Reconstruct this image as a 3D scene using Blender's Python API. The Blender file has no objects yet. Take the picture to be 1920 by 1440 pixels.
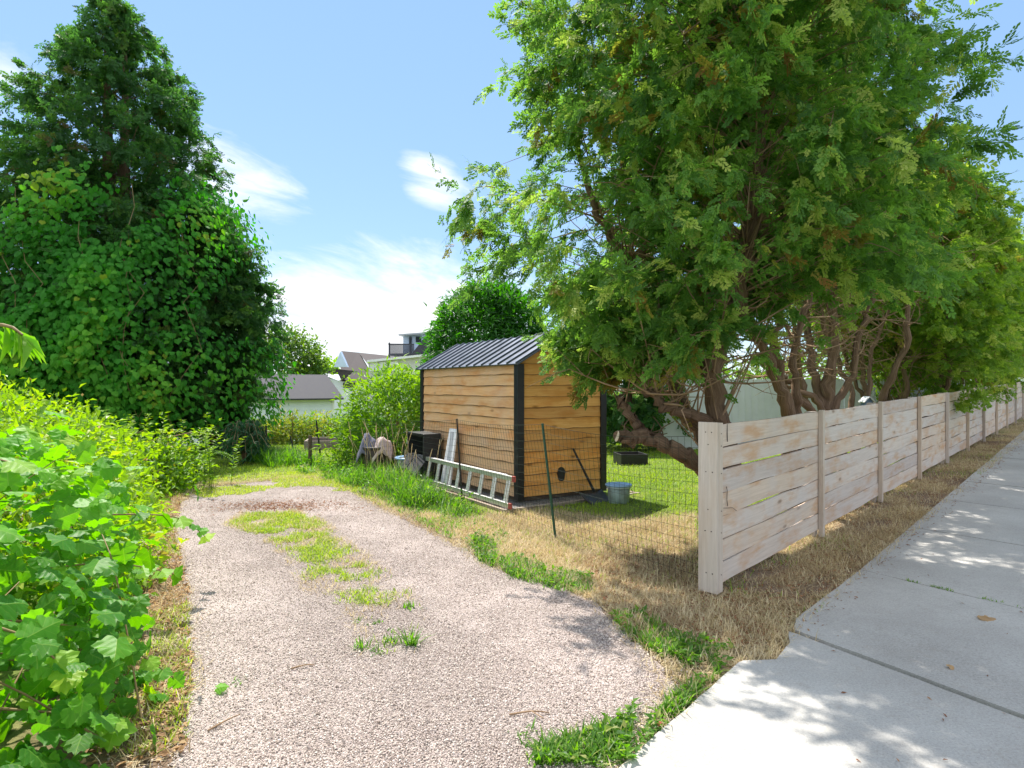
import bpy, math, random
import numpy as np
from mathutils import Vector
from mathutils.geometry import tessellate_polygon
rs = np.random.RandomState(7)
random.seed(7)
scene = bpy.context.scene
COL = scene.collection

# ------------------------------------------------------------------ helpers
F_PX, EYE, HZ = 1150.0, 1.45, 725.0
def W(px, py, Z):
    return np.array([(px - 960) / F_PX * Z, Z, EYE - (py - HZ) / F_PX * Z])
def G(px, py, z=0.0):
    Z = F_PX * (EYE - z) / (py - HZ)
    return np.array([(px - 960) / F_PX * Z, Z])
def smooth(t):
    t = np.clip(t, 0, 1); return t * t * (3 - 2 * t)
FU = np.array([.698, .716]); FN = np.array([-.716, .698]); FC = np.array([1.406, 4.2])
def ts(x, y):
    t = (x - FC[0]) * FU[0] + (y - FC[1]) * FU[1]
    s = -((x - FC[0]) * FN[0] + (y - FC[1]) * FN[1])
    return t, s
def gh(x, y):
    x = np.asarray(x, float); y = np.asarray(y, float)
    t, s = ts(x, y)
    rise = .021 * np.clip(t, 0, 60) * smooth((s + 6) / 5)
    drop = -2.7 * smooth((y - 14.5) / 14) * (1 - smooth((s + 9) / 6))
    return rise + drop
_tab = rs.rand(256, 256)
def vnoise(x, y, f=1.0, ox=0):
    x = np.asarray(x) * f + 37.3 + ox; y = np.asarray(y) * f + 91.7 + ox * 1.7
    xi = np.floor(x).astype(int); yi = np.floor(y).astype(int)
    fx = x - xi; fy = y - yi; fx = fx * fx * (3 - 2 * fx); fy = fy * fy * (3 - 2 * fy)
    g = lambda a, b: _tab[a % 256, b % 256]
    return (g(xi, yi) * (1 - fx) + g(xi + 1, yi) * fx) * (1 - fy) + (g(xi, yi + 1) * (1 - fx) + g(xi + 1, yi + 1) * fx) * fy
def fnoise(x, y, f=1.0, ox=0):
    return (vnoise(x, y, f, ox) + .5 * vnoise(x, y, f * 2.1, ox + 5) + .25 * vnoise(x, y, f * 4.3, ox + 9)) / 1.75
def inpoly(x, y, poly):
    poly = np.asarray(poly); c = np.zeros(np.shape(x), bool); n = len(poly)
    for i in range(n):
        x1, y1 = poly[i]; x2, y2 = poly[(i + 1) % n]
        if y1 == y2: continue
        cond = ((y1 > y) != (y2 > y)) & (x < (x2 - x1) * (y - y1) / (y2 - y1) + x1)
        c ^= cond
    return c
def pdist(x, y, poly):
    """signed distance to polygon edge, positive inside"""
    poly = np.asarray(poly); d = np.full(np.shape(x), 1e9); n = len(poly)
    for i in range(n):
        a = poly[i]; b = poly[(i + 1) % n]; e = b - a
        h = np.clip(((x - a[0]) * e[0] + (y - a[1]) * e[1]) / (e @ e + 1e-12), 0, 1)
        d = np.minimum(d, np.hypot(x - a[0] - e[0] * h, y - a[1] - e[1] * h))
    return np.where(inpoly(x, y, poly), d, -d)

def tag(o, label=None, cat=None, group=None, kind=None):
    if label: o['label'] = label
    if cat: o['category'] = cat
    if group: o['group'] = group
    if kind: o['kind'] = kind
    return o
def empty(name, loc=(0, 0, 0), **k):
    o = bpy.data.objects.new(name, None); COL.objects.link(o); o.location = [float(v) for v in loc]
    o.empty_display_size = .1
    return tag(o, **k)

class MB:
    def __init__(s): s.V = []; s.F = []; s.M = []; s.R = []; s.GC = []; s.n = 0; s.S = []
    def add(s, V, F, mi=0, rnd=0.0, gc=None, smooth=False):
        V = np.asarray(V, float).reshape(-1, 3); k = len(V)
        s.V.append(V)
        F = [np.asarray(F)] if not isinstance(F, list) else [np.asarray(f).reshape(1, -1) for f in F]
        for f in F:
            if f.size:
                s.F.append(f + s.n); s.M.append(np.full(len(f), mi)); s.S.append(np.full(len(f), smooth))
        s.R.append(np.broadcast_to(np.asarray(rnd, float), (k,)))
        s.GC.append(V * 1.0 if gc is None else np.asarray(gc, float).reshape(-1, 3))
        s.n += k
    def box(s, o, ax, ay, az, mi=0, rnd=None, long=None):
        """box from corner o with edge vectors; gc: (along, across, random)"""
        o = np.asarray(o, float); A = [np.asarray(v, float) for v in (ax, ay, az)]
        A = [np.array([v[0], v[1], v[2] if len(v) > 2 else 0.]) for v in A]
        if np.dot(np.cross(A[0], A[1]), A[2]) < 0: A[0], A[1] = A[1], A[0]
        L = [np.linalg.norm(v) for v in A]
        li = int(np.argmax(L)) if long is None else long
        r = rs.rand() if rnd is None else rnd
        V = []; gc = []
        for k in range(2):
            for j in range(2):
                for i in range(2):
                    V.append(o + A[0] * i + A[1] * j + A[2] * k)
                    c = [L[0] * i, L[1] * j, L[2] * k]
                    oth = [c[q] for q in range(3) if q != li]
                    gc.append((c[li] + r * 7, oth[0] + oth[1] + r * 31, r * 50))
        F = np.array([(0, 2, 3, 1), (4, 5, 7, 6), (0, 1, 5, 4), (2, 6, 7, 3), (0, 4, 6, 2), (1, 3, 7, 5)])
        s.add(V, F, mi, r, gc)
    def tube(s, P, R, seg=6, mi=0, rnd=0.0, cap=True, smooth=True):
        P = np.asarray(P, float); n = len(P); R = np.broadcast_to(np.asarray(R, float), (n,))
        T = np.gradient(P, axis=0); T /= np.linalg.norm(T, axis=1, keepdims=True) + 1e-9
        ref = np.array([0, 0, 1.]) if abs(T[:, 2]).mean() < .8 else np.array([1., 0, 0])
        B = np.cross(T, ref); B /= np.linalg.norm(B, axis=1, keepdims=True) + 1e-9
        N = np.cross(B, T)
        a = np.arange(seg) / seg * 2 * math.pi
        V = P[:, None] + R[:, None, None] * (np.cos(a)[None, :, None] * B[:, None] + np.sin(a)[None, :, None] * N[:, None])
        L = np.concatenate([[0], np.cumsum(np.linalg.norm(np.diff(P, axis=0), axis=1))])
        gc = np.stack([np.broadcast_to(L[:, None], (n, seg)), np.broadcast_to((np.sin(a) * R.mean() * 2)[None], (n, seg)), np.full((n, seg), (rnd if np.isscalar(rnd) else 0) * 50)], -1)
        i = np.arange(n - 1)[:, None] * seg; j = np.arange(seg)[None]; j2 = (j + 1) % seg
        F = np.stack([i + j, i + j2, i + seg + j2, i + seg + j], -1).reshape(-1, 4)
        fs = [F]
        s.add(V.reshape(-1, 3), F, mi, rnd, gc.reshape(-1, 3), smooth)
        if cap:
            for row, rev in ((0, False), (n - 1, True)):
                idx = list(range(seg))
                s.add(V[row], [idx if rev else idx[::-1]], mi, rnd, gc[row])
    def lathe(s, prof, c, seg=24, mi=0, rnd=0., axis=None):
        prof = np.asarray(prof, float); n = len(prof); a = np.arange(seg) / seg * 2 * math.pi
        V = np.stack([prof[:, None, 0] * np.cos(a), prof[:, None, 0] * np.sin(a), np.broadcast_to(prof[:, 1:2], (n, seg))], -1).reshape(-1, 3) + np.asarray(c, float)
        i = np.arange(n - 1)[:, None] * seg; j = np.arange(seg)[None]; j2 = (j + 1) % seg
        F = np.stack([i + j, i + j2, i + seg + j2, i + seg + j], -1).reshape(-1, 4)
        s.add(V, F, mi, rnd, None, True)
    def build(s, name, mats, parent=None, origin=None, bevel=0):
        V = np.concatenate(s.V); 
        org = np.zeros(3)
        if origin is not None: org = np.asarray(origin, float)
        elif parent is not None: org = np.array(parent.get('_o', parent.location))
        me = bpy.data.meshes.new(name)
        tot = np.concatenate([np.full(len(f), f.shape[1]) for f in s.F]); loops = np.concatenate([f.ravel() for f in s.F])
        me.vertices.add(len(V)); me.vertices.foreach_set('co', (V - org).astype(np.float32).ravel())
        me.loops.add(len(loops)); me.loops.foreach_set('vertex_index', loops.astype(np.int32))
        me.polygons.add(len(tot))
        st = np.concatenate([[0], np.cumsum(tot)[:-1]])
        me.polygons.foreach_set('loop_start', st.astype(np.int32)); me.polygons.foreach_set('loop_total', tot.astype(np.int32))
        me.polygons.foreach_set('material_index', np.concatenate(s.M).astype(np.int32))
        me.polygons.foreach_set('use_smooth', np.concatenate(s.S))
        at = me.attributes.new('rnd', 'FLOAT', 'POINT'); at.data.foreach_set('value', np.concatenate(s.R).astype(np.float32))
        at = me.attributes.new('gc', 'FLOAT_VECTOR', 'POINT'); at.data.foreach_set('vector', np.concatenate(s.GC).astype(np.float32).ravel())
        for m in (mats if isinstance(mats, (list, tuple)) else [mats]): me.materials.append(m)
        me.update(calc_edges=True)
        o = bpy.data.objects.new(name, me); COL.objects.link(o)
        if parent is not None: o.parent = parent
        else: o.location = [float(v) for v in org]
        if bevel:
            b = o.modifiers.new('edge', 'BEVEL'); b.width = bevel; b.segments = 2; b.limit_method = 'ANGLE'; b.angle_limit = .7
        return o

def frames(X, U):
    X = X / (np.linalg.norm(X, axis=1, keepdims=True) + 1e-9)
    Z = U - (U * X).sum(1, keepdims=True) * X
    Z /= np.linalg.norm(Z, axis=1, keepdims=True) + 1e-9
    Y = np.cross(Z, X)
    return np.stack([X, Y, Z], -1)          # columns
def scatter(mb, tv, tf, P, R, S, rnd, mi=0):
    tv = np.asarray(tv, float); tf = np.asarray(tf); n = len(P); k = len(tv)
    S = np.broadcast_to(np.asarray(S, float), (n,))
    V = np.einsum('nij,kj->nki', R * S[:, None, None], tv) + P[:, None]
    F = (tf[None] + (np.arange(n) * k)[:, None, None]).reshape(-1, tf.shape[1])
    mb.add(V.reshape(-1, 3), F, mi, np.repeat(rnd, k), np.tile(tv, (n, 1)), k > 12 and tf.shape[1] == 3)
def randdir(n):
    v = rs.normal(size=(n, 3)); return v / np.linalg.norm(v, axis=1, keepdims=True)

# ------------------------------------------------------------------ materials
def nodes(name):
    m = bpy.data.materials.new(name); m.use_nodes = True; nt = m.node_tree
    b = nt.nodes['Principled BSDF']
    return m, nt, b
def N(nt, t, **k):
    n = nt.nodes.new(t)
    for a, v in k.items():
        if a.startswith('i_'): 
            key = a[2:]; key = int(key) if key.isdigit() else key
            n.inputs[key].default_value = v
        else: setattr(n, a, v)
    return n
def ramp(nt, fac, stops, interp='LINEAR'):
    r = nt.nodes.new('ShaderNodeValToRGB'); r.color_ramp.interpolation = interp
    e = r.color_ramp.elements
    while len(e) < len(stops): e.new(.5)
    for i, (p, c) in enumerate(stops): e[i].position = p; e[i].color = (*c, 1) if len(c) == 3 else c
    nt.links.new(fac, r.inputs[0]); return r.outputs[0]
def mixc(nt, fac, a, b, mode='MIX'):
    m = nt.nodes.new('ShaderNodeMix'); m.data_type = 'RGBA'; m.blend_type = mode; m.clamp_factor = True
    for sock, v in ((m.inputs[0], fac), (m.inputs[6], a), (m.inputs[7], b)):
        if isinstance(v, (int, float)): sock.default_value = v
        elif isinstance(v, tuple): sock.default_value = (*v, 1)
        else: nt.links.new(v, sock)
    return m.outputs[2]
def math_(nt, op, a, b=0.0, c=None, clamp=False):
    m = nt.nodes.new('ShaderNodeMath'); m.operation = op; m.use_clamp = clamp
    for i, v in enumerate([a, b] + ([c] if c is not None else [])):
        if isinstance(v, (int, float)): m.inputs[i].default_value = v
        else: nt.links.new(v, m.inputs[i])
    return m.outputs[0]
def noise(nt, vec, scale, detail=4, rough=.6, dist=0.0):
    n = N(nt, 'ShaderNodeTexNoise', i_Scale=scale, i_Detail=detail, i_Roughness=rough, i_Distortion=dist)
    if vec is not None: nt.links.new(vec, n.inputs['Vector'])
    return n.outputs[0]
def objco(nt): return nt.nodes.new('ShaderNodeTexCoord').outputs['Object']
def attr(nt, name, out='Fac'): 
    return N(nt, 'ShaderNodeAttribute', attribute_name=name).outputs[out]
def mapv(nt, vec, scale, loc=(0, 0, 0)):
    m = N(nt, 'ShaderNodeMapping'); m.inputs['Scale'].default_value = scale; m.inputs['Location'].default_value = loc
    nt.links.new(vec, m.inputs['Vector']); return m.outputs[0]
def bump(nt, b, h, strength, dist=.01):
    n = N(nt, 'ShaderNodeBump', i_Strength=strength, i_Distance=dist); nt.links.new(h, n.inputs['Height'])
    nt.links.new(n.outputs[0], b.inputs['Normal'])

def leafmat(name, stops, trans, tfrac=.4, rough=.5, clump=1.3, spec=.35, veins=0):
    m, nt, b = nodes(name)
    c = ramp(nt, attr(nt, 'rnd'), stops)
    g = N(nt, 'ShaderNodeNewGeometry').outputs['Position']
    cl = noise(nt, g, clump, 3)
    c2 = mixc(nt, math_(nt, 'MULTIPLY', math_(nt, 'SUBTRACT', cl, .42, clamp=True), 1.6, clamp=True), c, mixc(nt, .55, c, trans))
    if veins:
        sx = N(nt, 'ShaderNodeSeparateXYZ'); nt.links.new(attr(nt, 'gc', 'Vector'), sx.inputs[0])
        ay_ = math_(nt, 'ABSOLUTE', sx.outputs[1])
        mid_ = math_(nt, 'LESS_THAN', ay_, .018)
        fr_ = math_(nt, 'ABSOLUTE', math_(nt, 'SUBTRACT', math_(nt, 'FRACT', math_(nt, 'MULTIPLY', math_(nt, 'SUBTRACT', sx.outputs[0], math_(nt, 'MULTIPLY', ay_, .75)), 3.6)), .5))
        sd_ = math_(nt, 'LESS_THAN', fr_, .035)
        c2 = mixc(nt, math_(nt, 'MULTIPLY', math_(nt, 'MAXIMUM', mid_, math_(nt, 'MULTIPLY', sd_, .7)), veins), c2, mixc(nt, .6, c2, (.35, .45, .10)))
        bump(nt, b, fr_, .25, .008)
    nt.links.new(c2, b.inputs['Base Color']); b.inputs['Roughness'].default_value = rough
    b.inputs['Specular IOR Level'].default_value = spec
    t = N(nt, 'ShaderNodeBsdfTranslucent')
    tc = mixc(nt, .5, c2, trans)
    hs = N(nt, 'ShaderNodeHueSaturation', i_Saturation=1.1, i_Value=1.9); nt.links.new(tc, hs.inputs['Color'])
    nt.links.new(hs.outputs[0], t.inputs['Color'])
    mx = N(nt, 'ShaderNodeMixShader', i_0=tfrac)
    nt.links.new(b.outputs[0], mx.inputs[1]); nt.links.new(t.outputs[0], mx.inputs[2])
    nt.links.new(mx.outputs[0], nt.nodes['Material Output'].inputs['Surface'])
    return m
def plain(name, col, rough=.6, metal=0., var=.15, scale=14, bmp=0.0, spec=.5):
    m, nt, b = nodes(name)
    n = noise(nt, objco(nt), scale, 4)
    d = tuple(c * (1 - var) for c in col); u = tuple(min(1, c * (1 + var)) for c in col)
    nt.links.new(ramp(nt, n, [(.3, d), (.7, u)]), b.inputs['Base Color'])
    r = math_(nt, 'MULTIPLY_ADD', n, .25, rough - .12); nt.links.new(r, b.inputs['Roughness'])
    b.inputs['Metallic'].default_value = metal; b.inputs['Specular IOR Level'].default_value = spec
    if bmp: bump(nt, b, n, bmp)
    return m
def woodmat(name, base, dark, light, warm, warmamt, knots=.5, rough=.75, grey=None, lowgrey=0):
    m, nt, b = nodes(name)
    gc = attr(nt, 'gc', 'Vector'); r = attr(nt, 'rnd')
    grain = noise(nt, mapv(nt, gc, (1.6, 40, 1)), 1.6, 6, .65, .6)
    c = ramp(nt, grain, [(.25, dark), (.5, base), (.75, light)])
    blot = noise(nt, mapv(nt, gc, (1.3, 4.5, 1)), 1.7, 4, .6)
    wm = math_(nt, 'MULTIPLY', math_(nt, 'MULTIPLY', math_(nt, 'SUBTRACT', blot, .48, clamp=True), 6.0, clamp=True), warmamt)
    c = mixc(nt, wm, c, warm)
    tint = ramp(nt, r, [(0, (.78, .75, .76)), (.5, (1, 1, 1)), (1, (1.0, .90, .78))])
    c = mixc(nt, 1.0, c, tint, 'MULTIPLY')
    v = N(nt, 'ShaderNodeTexVoronoi', i_Scale=1.0); nt.links.new(mapv(nt, gc, (2.6, 7.5, 1)), v.inputs['Vector'])
    kn = math_(nt, 'MULTIPLY', math_(nt, 'SUBTRACT', .16, v.outputs['Distance'], clamp=True), 9.0, clamp=True)
    sel = math_(nt, 'GREATER_THAN', N(nt, 'ShaderNodeSeparateColor').outputs[0], 1 - knots)
    sc = sel.node.inputs[0].links[0].from_node; nt.links.new(v.outputs['Color'], sc.inputs[0])
    kn = math_(nt, 'MULTIPLY', kn, sel)
    c = mixc(nt, kn, c, tuple(x * .35 for x in dark))
    halo = math_(nt, 'MULTIPLY', math_(nt, 'MULTIPLY', math_(nt, 'SUBTRACT', .34, v.outputs['Distance'], clamp=True), 2.2, clamp=True), sel)
    c = mixc(nt, halo, c, mixc(nt, .5, c, warm))
    gs = noise(nt, objco(nt), 3.0, 4)
    if grey: 
        c = mixc(nt, math_(nt, 'MULTIPLY', math_(nt, 'SUBTRACT', gs, .45, clamp=True), 3.0, clamp=True), c, mixc(nt, .55, c, grey))
    if lowgrey:
        sz = N(nt, 'ShaderNodeSeparateXYZ'); nt.links.new(objco(nt), sz.inputs[0])
        k_ = math_(nt, 'MULTIPLY', math_(nt, 'SUBTRACT', math_(nt, 'ADD', 1.0, math_(nt, 'MULTIPLY', gs, .5)), math_(nt, 'MULTIPLY', sz.outputs[2], 1.15), clamp=True), lowgrey, clamp=True)
        c = mixc(nt, k_, c, mixc(nt, .7, c, grey))
    nt.links.new(c, b.inputs['Base Color']); b.inputs['Roughness'].default_value = rough
    b.inputs['Specular IOR Level'].default_value = .25
    bump(nt, b, grain, .35, .004)
    return m
def barkmat(name, a, d, l):
    m, nt, b = nodes(name)
    gc = attr(nt, 'gc', 'Vector')
    g = noise(nt, mapv(nt, gc, (2.2, 30, 1)), 1.5, 6, .7, 1.0)
    g2 = noise(nt, objco(nt), 4, 3)
    c = ramp(nt, g, [(.3, d), (.5, a), (.72, l)])
    c = mixc(nt, math_(nt, 'MULTIPLY', g2, .6), c, mixc(nt, .35, c, (.15, .125, .105)))
    nt.links.new(c, b.inputs['Base Color']); b.inputs['Roughness'].default_value = .9
    b.inputs['Specular IOR Level'].default_value = .15
    bump(nt, b, g, .9, .02)
    return m

M = {}
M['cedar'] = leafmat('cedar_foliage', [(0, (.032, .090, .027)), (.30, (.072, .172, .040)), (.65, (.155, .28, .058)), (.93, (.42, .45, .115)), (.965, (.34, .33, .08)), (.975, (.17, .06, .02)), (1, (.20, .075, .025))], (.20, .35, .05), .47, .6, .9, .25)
M['cedar_light'] = leafmat('yellow_green_cedar_foliage', [(0, (.05, .12, .022)), (.30, (.11, .215, .035)), (.65, (.23, .34, .055)), (.93, (.44, .46, .10)), (.965, (.36, .33, .08)), (.975, (.24, .09, .03)), (1, (.28, .11, .035))], (.28, .40, .05), .46, .6, .9, .25)  # yellower, paler leaf tones for the farther cedars of the row
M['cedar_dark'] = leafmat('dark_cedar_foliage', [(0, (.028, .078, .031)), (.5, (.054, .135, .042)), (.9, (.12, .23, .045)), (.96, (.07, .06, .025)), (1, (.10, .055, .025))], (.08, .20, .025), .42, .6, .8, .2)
M['vine'] = leafmat('climbing_vine_leaf', [(0, (.030, .14, .02)), (.6, (.06, .235, .026)), (.92, (.16, .38, .036)), (1, (.25, .32, .03))], (.06, .30, .02), .42, .6, 1.1, .15)
M['grape'] = leafmat('grape_vine_leaf', [(0, (.022, .095, .018)), (.45, (.048, .18, .02)), (.80, (.12, .31, .027)), (1, (.34, .42, .045))], (.19, .45, .02), .44, .5, 2.2, .25, .6)
M['bramble'] = leafmat('bramble_leaf', [(0, (.05, .15, .02)), (.45, (.13, .27, .03)), (.85, (.30, .41, .04)), (.96, (.46, .46, .055)), (1, (.40, .18, .06))], (.26, .40, .03), .42, .5, 1.6)
M['shrub'] = leafmat('bright_shrub_leaf', [(0, (.04, .13, .02)), (.5, (.08, .20, .025)), (.9, (.20, .31, .035)), (1, (.30, .36, .05))], (.26, .42, .03), .42, .5, 1.6)
M['arbor'] = leafmat('arborvitae_leaf', [(0, (.018, .075, .015)), (.6, (.035, .13, .02)), (1, (.08, .21, .03))], (.08, .27, .02), .35, .55, 1.2)
M['maple'] = leafmat('tree_leaf', [(0, (.03, .085, .02)), (.6, (.06, .14, .025)), (1, (.17, .23, .03))], (.18, .28, .03), .4, .5, .6)
M['hedge'] = leafmat('garden_plant_leaf', [(0, (.06, .13, .025)), (.5, (.15, .22, .03)), (.85, (.30, .30, .05)), (1, (.36, .17, .06))], (.32, .36, .04), .4, .5, .8)
M['weeping'] = leafmat('weeping_leaf', [(0, (.018, .06, .025)), (1, (.05, .13, .05))], (.05, .16, .04), .3, .5)
M['grass'] = leafmat('lawn_grass_blade', [(0, (.11, .22, .022)), (.5, (.23, .33, .035)), (.8, (.40, .42, .06)), (1, (.46, .40, .14))], (.28, .40, .03), .4, .55, .7)
M['green'] = leafmat('weed_leaf', [(0, (.024, .075, .016)), (.5, (.055, .13, .022)), (.8, (.14, .23, .035)), (1, (.36, .34, .12))], (.18, .40, .03), .42, .5, 1.5)
M['straw'] = leafmat('straw_blade', [(0, (.27, .20, .12)), (.4, (.50, .41, .26)), (.8, (.70, .61, .42)), (1, (.26, .28, .06))], (.45, .33, .14), .25, .7, 1.5, .2)
M['litter'] = leafmat('dead_leaf', [(0, (.16, .09, .05)), (.5, (.32, .20, .11)), (1, (.50, .36, .20))], (.4, .24, .1), .2, .7, 1.5, .2)
M['needle'] = leafmat('brown_needles', [(0, (.13, .055, .03)), (.6, (.24, .11, .06)), (1, (.36, .22, .12))], (.3, .14, .06), .15, .8, 1.5, .2)
M['bark'] = barkmat('cedar_bark', (.185, .115, .07), (.07, .042, .026), (.34, .235, .155))
M['twig'] = barkmat('bare_twig', (.36, .235, .14), (.19, .115, .065), (.52, .38, .25))
M['vinestem'] = plain('vine_stem', (.22, .15, .06), .7)
M['cut'] = plain('cut_wood', (.62, .50, .36), .8, var=.2, scale=40)
M['fence'] = woodmat('weathered_fence_board', (.60, .52, .46), (.48, .41, .36), (.69, .61, .55), (.52, .30, .15), .68, .5, grey=(.57, .525, .51))
M['post'] = woodmat('weathered_fence_post', (.55, .475, .41), (.44, .375, .32), (.63, .555, .49), (.46, .33, .22), .35, .3)
M['shed_light'] = woodmat('rough_pine_siding', (.70, .425, .205), (.56, .32, .14), (.78, .52, .28), (.60, .27, .085), .7, .7, grey=(.58, .45, .33), lowgrey=.6)
M['shed_gold'] = woodmat('golden_pine_siding', (.78, .42, .135), (.64, .32, .085), (.84, .51, .19), (.62, .255, .05), .6, .8)
M['garden'] = woodmat('garden_bed_plank', (.30, .255, .22), (.19, .16, .14), (.40, .35, .31), (.34, .2, .12), .4, .3)
M['barkedge'] = plain('dark_board_edge', (.10, .055, .025), .9, 0, .5, 25)
M['roofmetal'] = plain('dark_metal_roofing', (.075, .09, .125), .36, .55, .12, 6)
M['blacktrim'] = plain('black_metal_trim', (.012, .013, .016), .45, .1, .3, 8)
M['blackplastic'] = plain('black_plastic', (.016, .016, .019), .5, 0, .3, 10)
M['greyplastic'] = plain('dark_grey_plastic', (.035, .033, .038), .6, 0, .3, 12)
M['alu'] = plain('ladder_aluminium', (.66, .66, .66), .42, .75, .12, 30)
M['redcap'] = plain('red_rubber_cap', (.35, .07, .06), .6)
M['whitepanel'] = plain('white_painted_panel', (.78, .79, .82), .5, 0, .06, 9)
M['greystrip'] = plain('grey_panel_strip', (.40, .42, .46), .5, 0, .1, 9)
M['wire'] = plain('green_coated_wire', (.018, .035, .024), .5, .3)
M['greenpost'] = plain('green_steel_post', (.02, .075, .045), .5, .2, .3, 30)
M['rustpost'] = plain('dark_steel_post', (.03, .028, .026), .6, .3, .3, 30)
M['stump'] = plain('old_wooden_post', (.12, .085, .06), .9, 0, .4, 20)
M['galv'] = plain('galvanised_bucket', (.20, .27, .25), .42, .35, .35, 12)
M['bluelid'] = plain('blue_plastic_lid', (.24, .40, .62), .4, 0, .12, 9)
M['rim'] = plain('pale_bucket_rim', (.45, .55, .56), .4, .4)
M['clothgrey'] = plain('grey_cloth', (.13, .135, .19), .9, 0, .25, 20)
M['clothpink'] = plain('pale_pink_cloth', (.50, .40, .39), .9, 0, .12, 20)
M['darkbin'] = plain('dark_brown_bin', (.045, .032, .028), .7, 0, .4, 10)
M['siding'] = plain('white_house_siding', (.72, .76, .85), .6, 0, .05, 3)
M['sidingblue'] = plain('pale_blue_siding', (.52, .63, .78), .6, 0, .06, 3)
M['beige'] = plain('beige_siding', (.60, .585, .54), .6, 0, .05, 3)
M['shingle'] = plain('dark_shingle', (.032, .032, .041), .85, 0, .35, 9, .3)
M['shingle2'] = plain('brown_shingle', (.050, .040, .043), .85, 0, .35, 9, .3)
M['whitetrim'] = plain('white_trim', (.80, .80, .79), .5, 0, .04, 4)
M['darktrim'] = plain('dark_fascia', (.03, .032, .045), .5)
M['glass'] = plain('dark_window_glass', (.03, .035, .045), .12, 0, .3, 2)
M['brick'] = plain('red_brick', (.20, .075, .055), .85, 0, .3, 30)
M['chim'] = plain('grey_brick', (.16, .14, .12), .85, 0, .3, 30)
M['vinyl'] = plain('white_vinyl', (.74, .77, .86), .45, 0, .05, 4)
M['bird'] = plain('blue_painted_wood', (.13, .19, .27), .6, 0, .2, 30)

# concrete
m, nt, b = nodes('concrete'); co = objco(nt)
n1 = noise(nt, co, 1.1, 6, .65); n2 = noise(nt, co, 90, 3, .7); n3 = noise(nt, co, 14, 5, .7)
c = ramp(nt, n1, [(.3, (.31, .297, .28)), (.55, (.385, .375, .357)), (.75, (.45, .44, .42))])
c = mixc(nt, .5, c, ramp(nt, n2, [(.3, (.55, .55, .55)), (.5, (1, 1, 1)), (.7, (1.25, 1.25, 1.25))]), 'MULTIPLY')
c = mixc(nt, math_(nt, 'MULTIPLY', math_(nt, 'SUBTRACT', n3, .56, clamp=True), 3., clamp=True), c, (.30, .27, .235))
v = N(nt, 'ShaderNodeTexVoronoi', i_Scale=130.0); nt.links.new(co, v.inputs['Vector'])
sp = math_(nt, 'MULTIPLY', math_(nt, 'LESS_THAN', v.outputs['Distance'], .32), .45)
c = mixc(nt, sp, c, ramp(nt, v.outputs['Color'], [(0, (.18, .16, .15)), (1, (.62, .60, .56))]))
nt.links.new(c, b.inputs['Base Color']); b.inputs['Roughness'].default_value = .85; b.inputs['Specular IOR Level'].default_value = .25
bump(nt, b, math_(nt, 'ADD', n2, math_(nt, 'MULTIPLY', n3, .8)), .35, .004)
M['concrete'] = m
# gravel
def gravelmat(name, tones, dust):
    m, nt, b = nodes(name); co = objco(nt)
    v = N(nt, 'ShaderNodeTexVoronoi', i_Scale=135.0, i_Randomness=1.0); nt.links.new(co, v.inputs['Vector'])
    v2 = N(nt, 'ShaderNodeTexVoronoi', i_Scale=230.0); nt.links.new(co, v2.inputs['Vector'])
    s = N(nt, 'ShaderNodeSeparateColor'); nt.links.new(v.outputs['Color'], s.inputs[0])
    c = ramp(nt, s.outputs[0], tones)
    edge = math_(nt, 'MULTIPLY', math_(nt, 'SUBTRACT', v.outputs['Distance'], .42, clamp=True), 2.6, clamp=True)
    c = mixc(nt, edge, c, (.12, .10, .088))
    n1 = noise(nt, co, .9, 5, .6); n2 = noise(nt, co, 5, 4, .6)
    k = math_(nt, 'MULTIPLY', math_(nt, 'SUBTRACT', math_(nt, 'ADD', n1, math_(nt, 'MULTIPLY', n2, .35)), .62, clamp=True), 3.2, clamp=True)
    c = mixc(nt, math_(nt, 'MULTIPLY', k, .8), c, dust)
    sx = N(nt, 'ShaderNodeSeparateXYZ'); nt.links.new(co, sx.inputs[0])
    lat = math_(nt, 'ADD', math_(nt, 'MULTIPLY', math_(nt, 'ADD', sx.outputs[0], .70), .85), math_(nt, 'MULTIPLY', math_(nt, 'SUBTRACT', sx.outputs[1], 3.51), .53))
    lat = math_(nt, 'ADD', lat, math_(nt, 'MULTIPLY', math_(nt, 'SUBTRACT', n1, .5), .5))
    trk = math_(nt, 'COSINE', math_(nt, 'MULTIPLY', lat, 3.7))            # wheel tracks worn paler on both sides of the centre strip
    n5 = noise(nt, co, .55, 4, .65)
    mul = math_(nt, 'ADD', math_(nt, 'MULTIPLY', trk, -.10), math_(nt, 'MULTIPLY_ADD', n5, .55, .68))
    cm_ = N(nt, 'ShaderNodeCombineXYZ'); [nt.links.new(mul, cm_.inputs[q]) for q in range(3)]
    c = mixc(nt, 1.0, c, cm_.outputs[0], 'MULTIPLY')
    nt.links.new(c, b.inputs['Base Color']); b.inputs['Roughness'].default_value = .9; b.inputs['Specular IOR Level'].default_value = .2
    h = math_(nt, 'ADD', math_(nt, 'MULTIPLY', v.outputs['Distance'], -1.0), math_(nt, 'MULTIPLY', v2.outputs['Distance'], -.4))
    bump(nt, b, h, 1.0, .012)
    return m
M['gravel'] = gravelmat('pinkish_gravel', [(0, (.21, .16, .14)), (.3, (.435, .345, .312)), (.65, (.56, .465, .435)), (1, (.72, .63, .595))], (.66, .56, .525))
M['padgravel'] = gravelmat('grey_pad_gravel', [(0, (.10, .095, .10)), (.5, (.26, .25, .26)), (1, (.55, .53, .53))], (.4, .38, .38))
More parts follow.
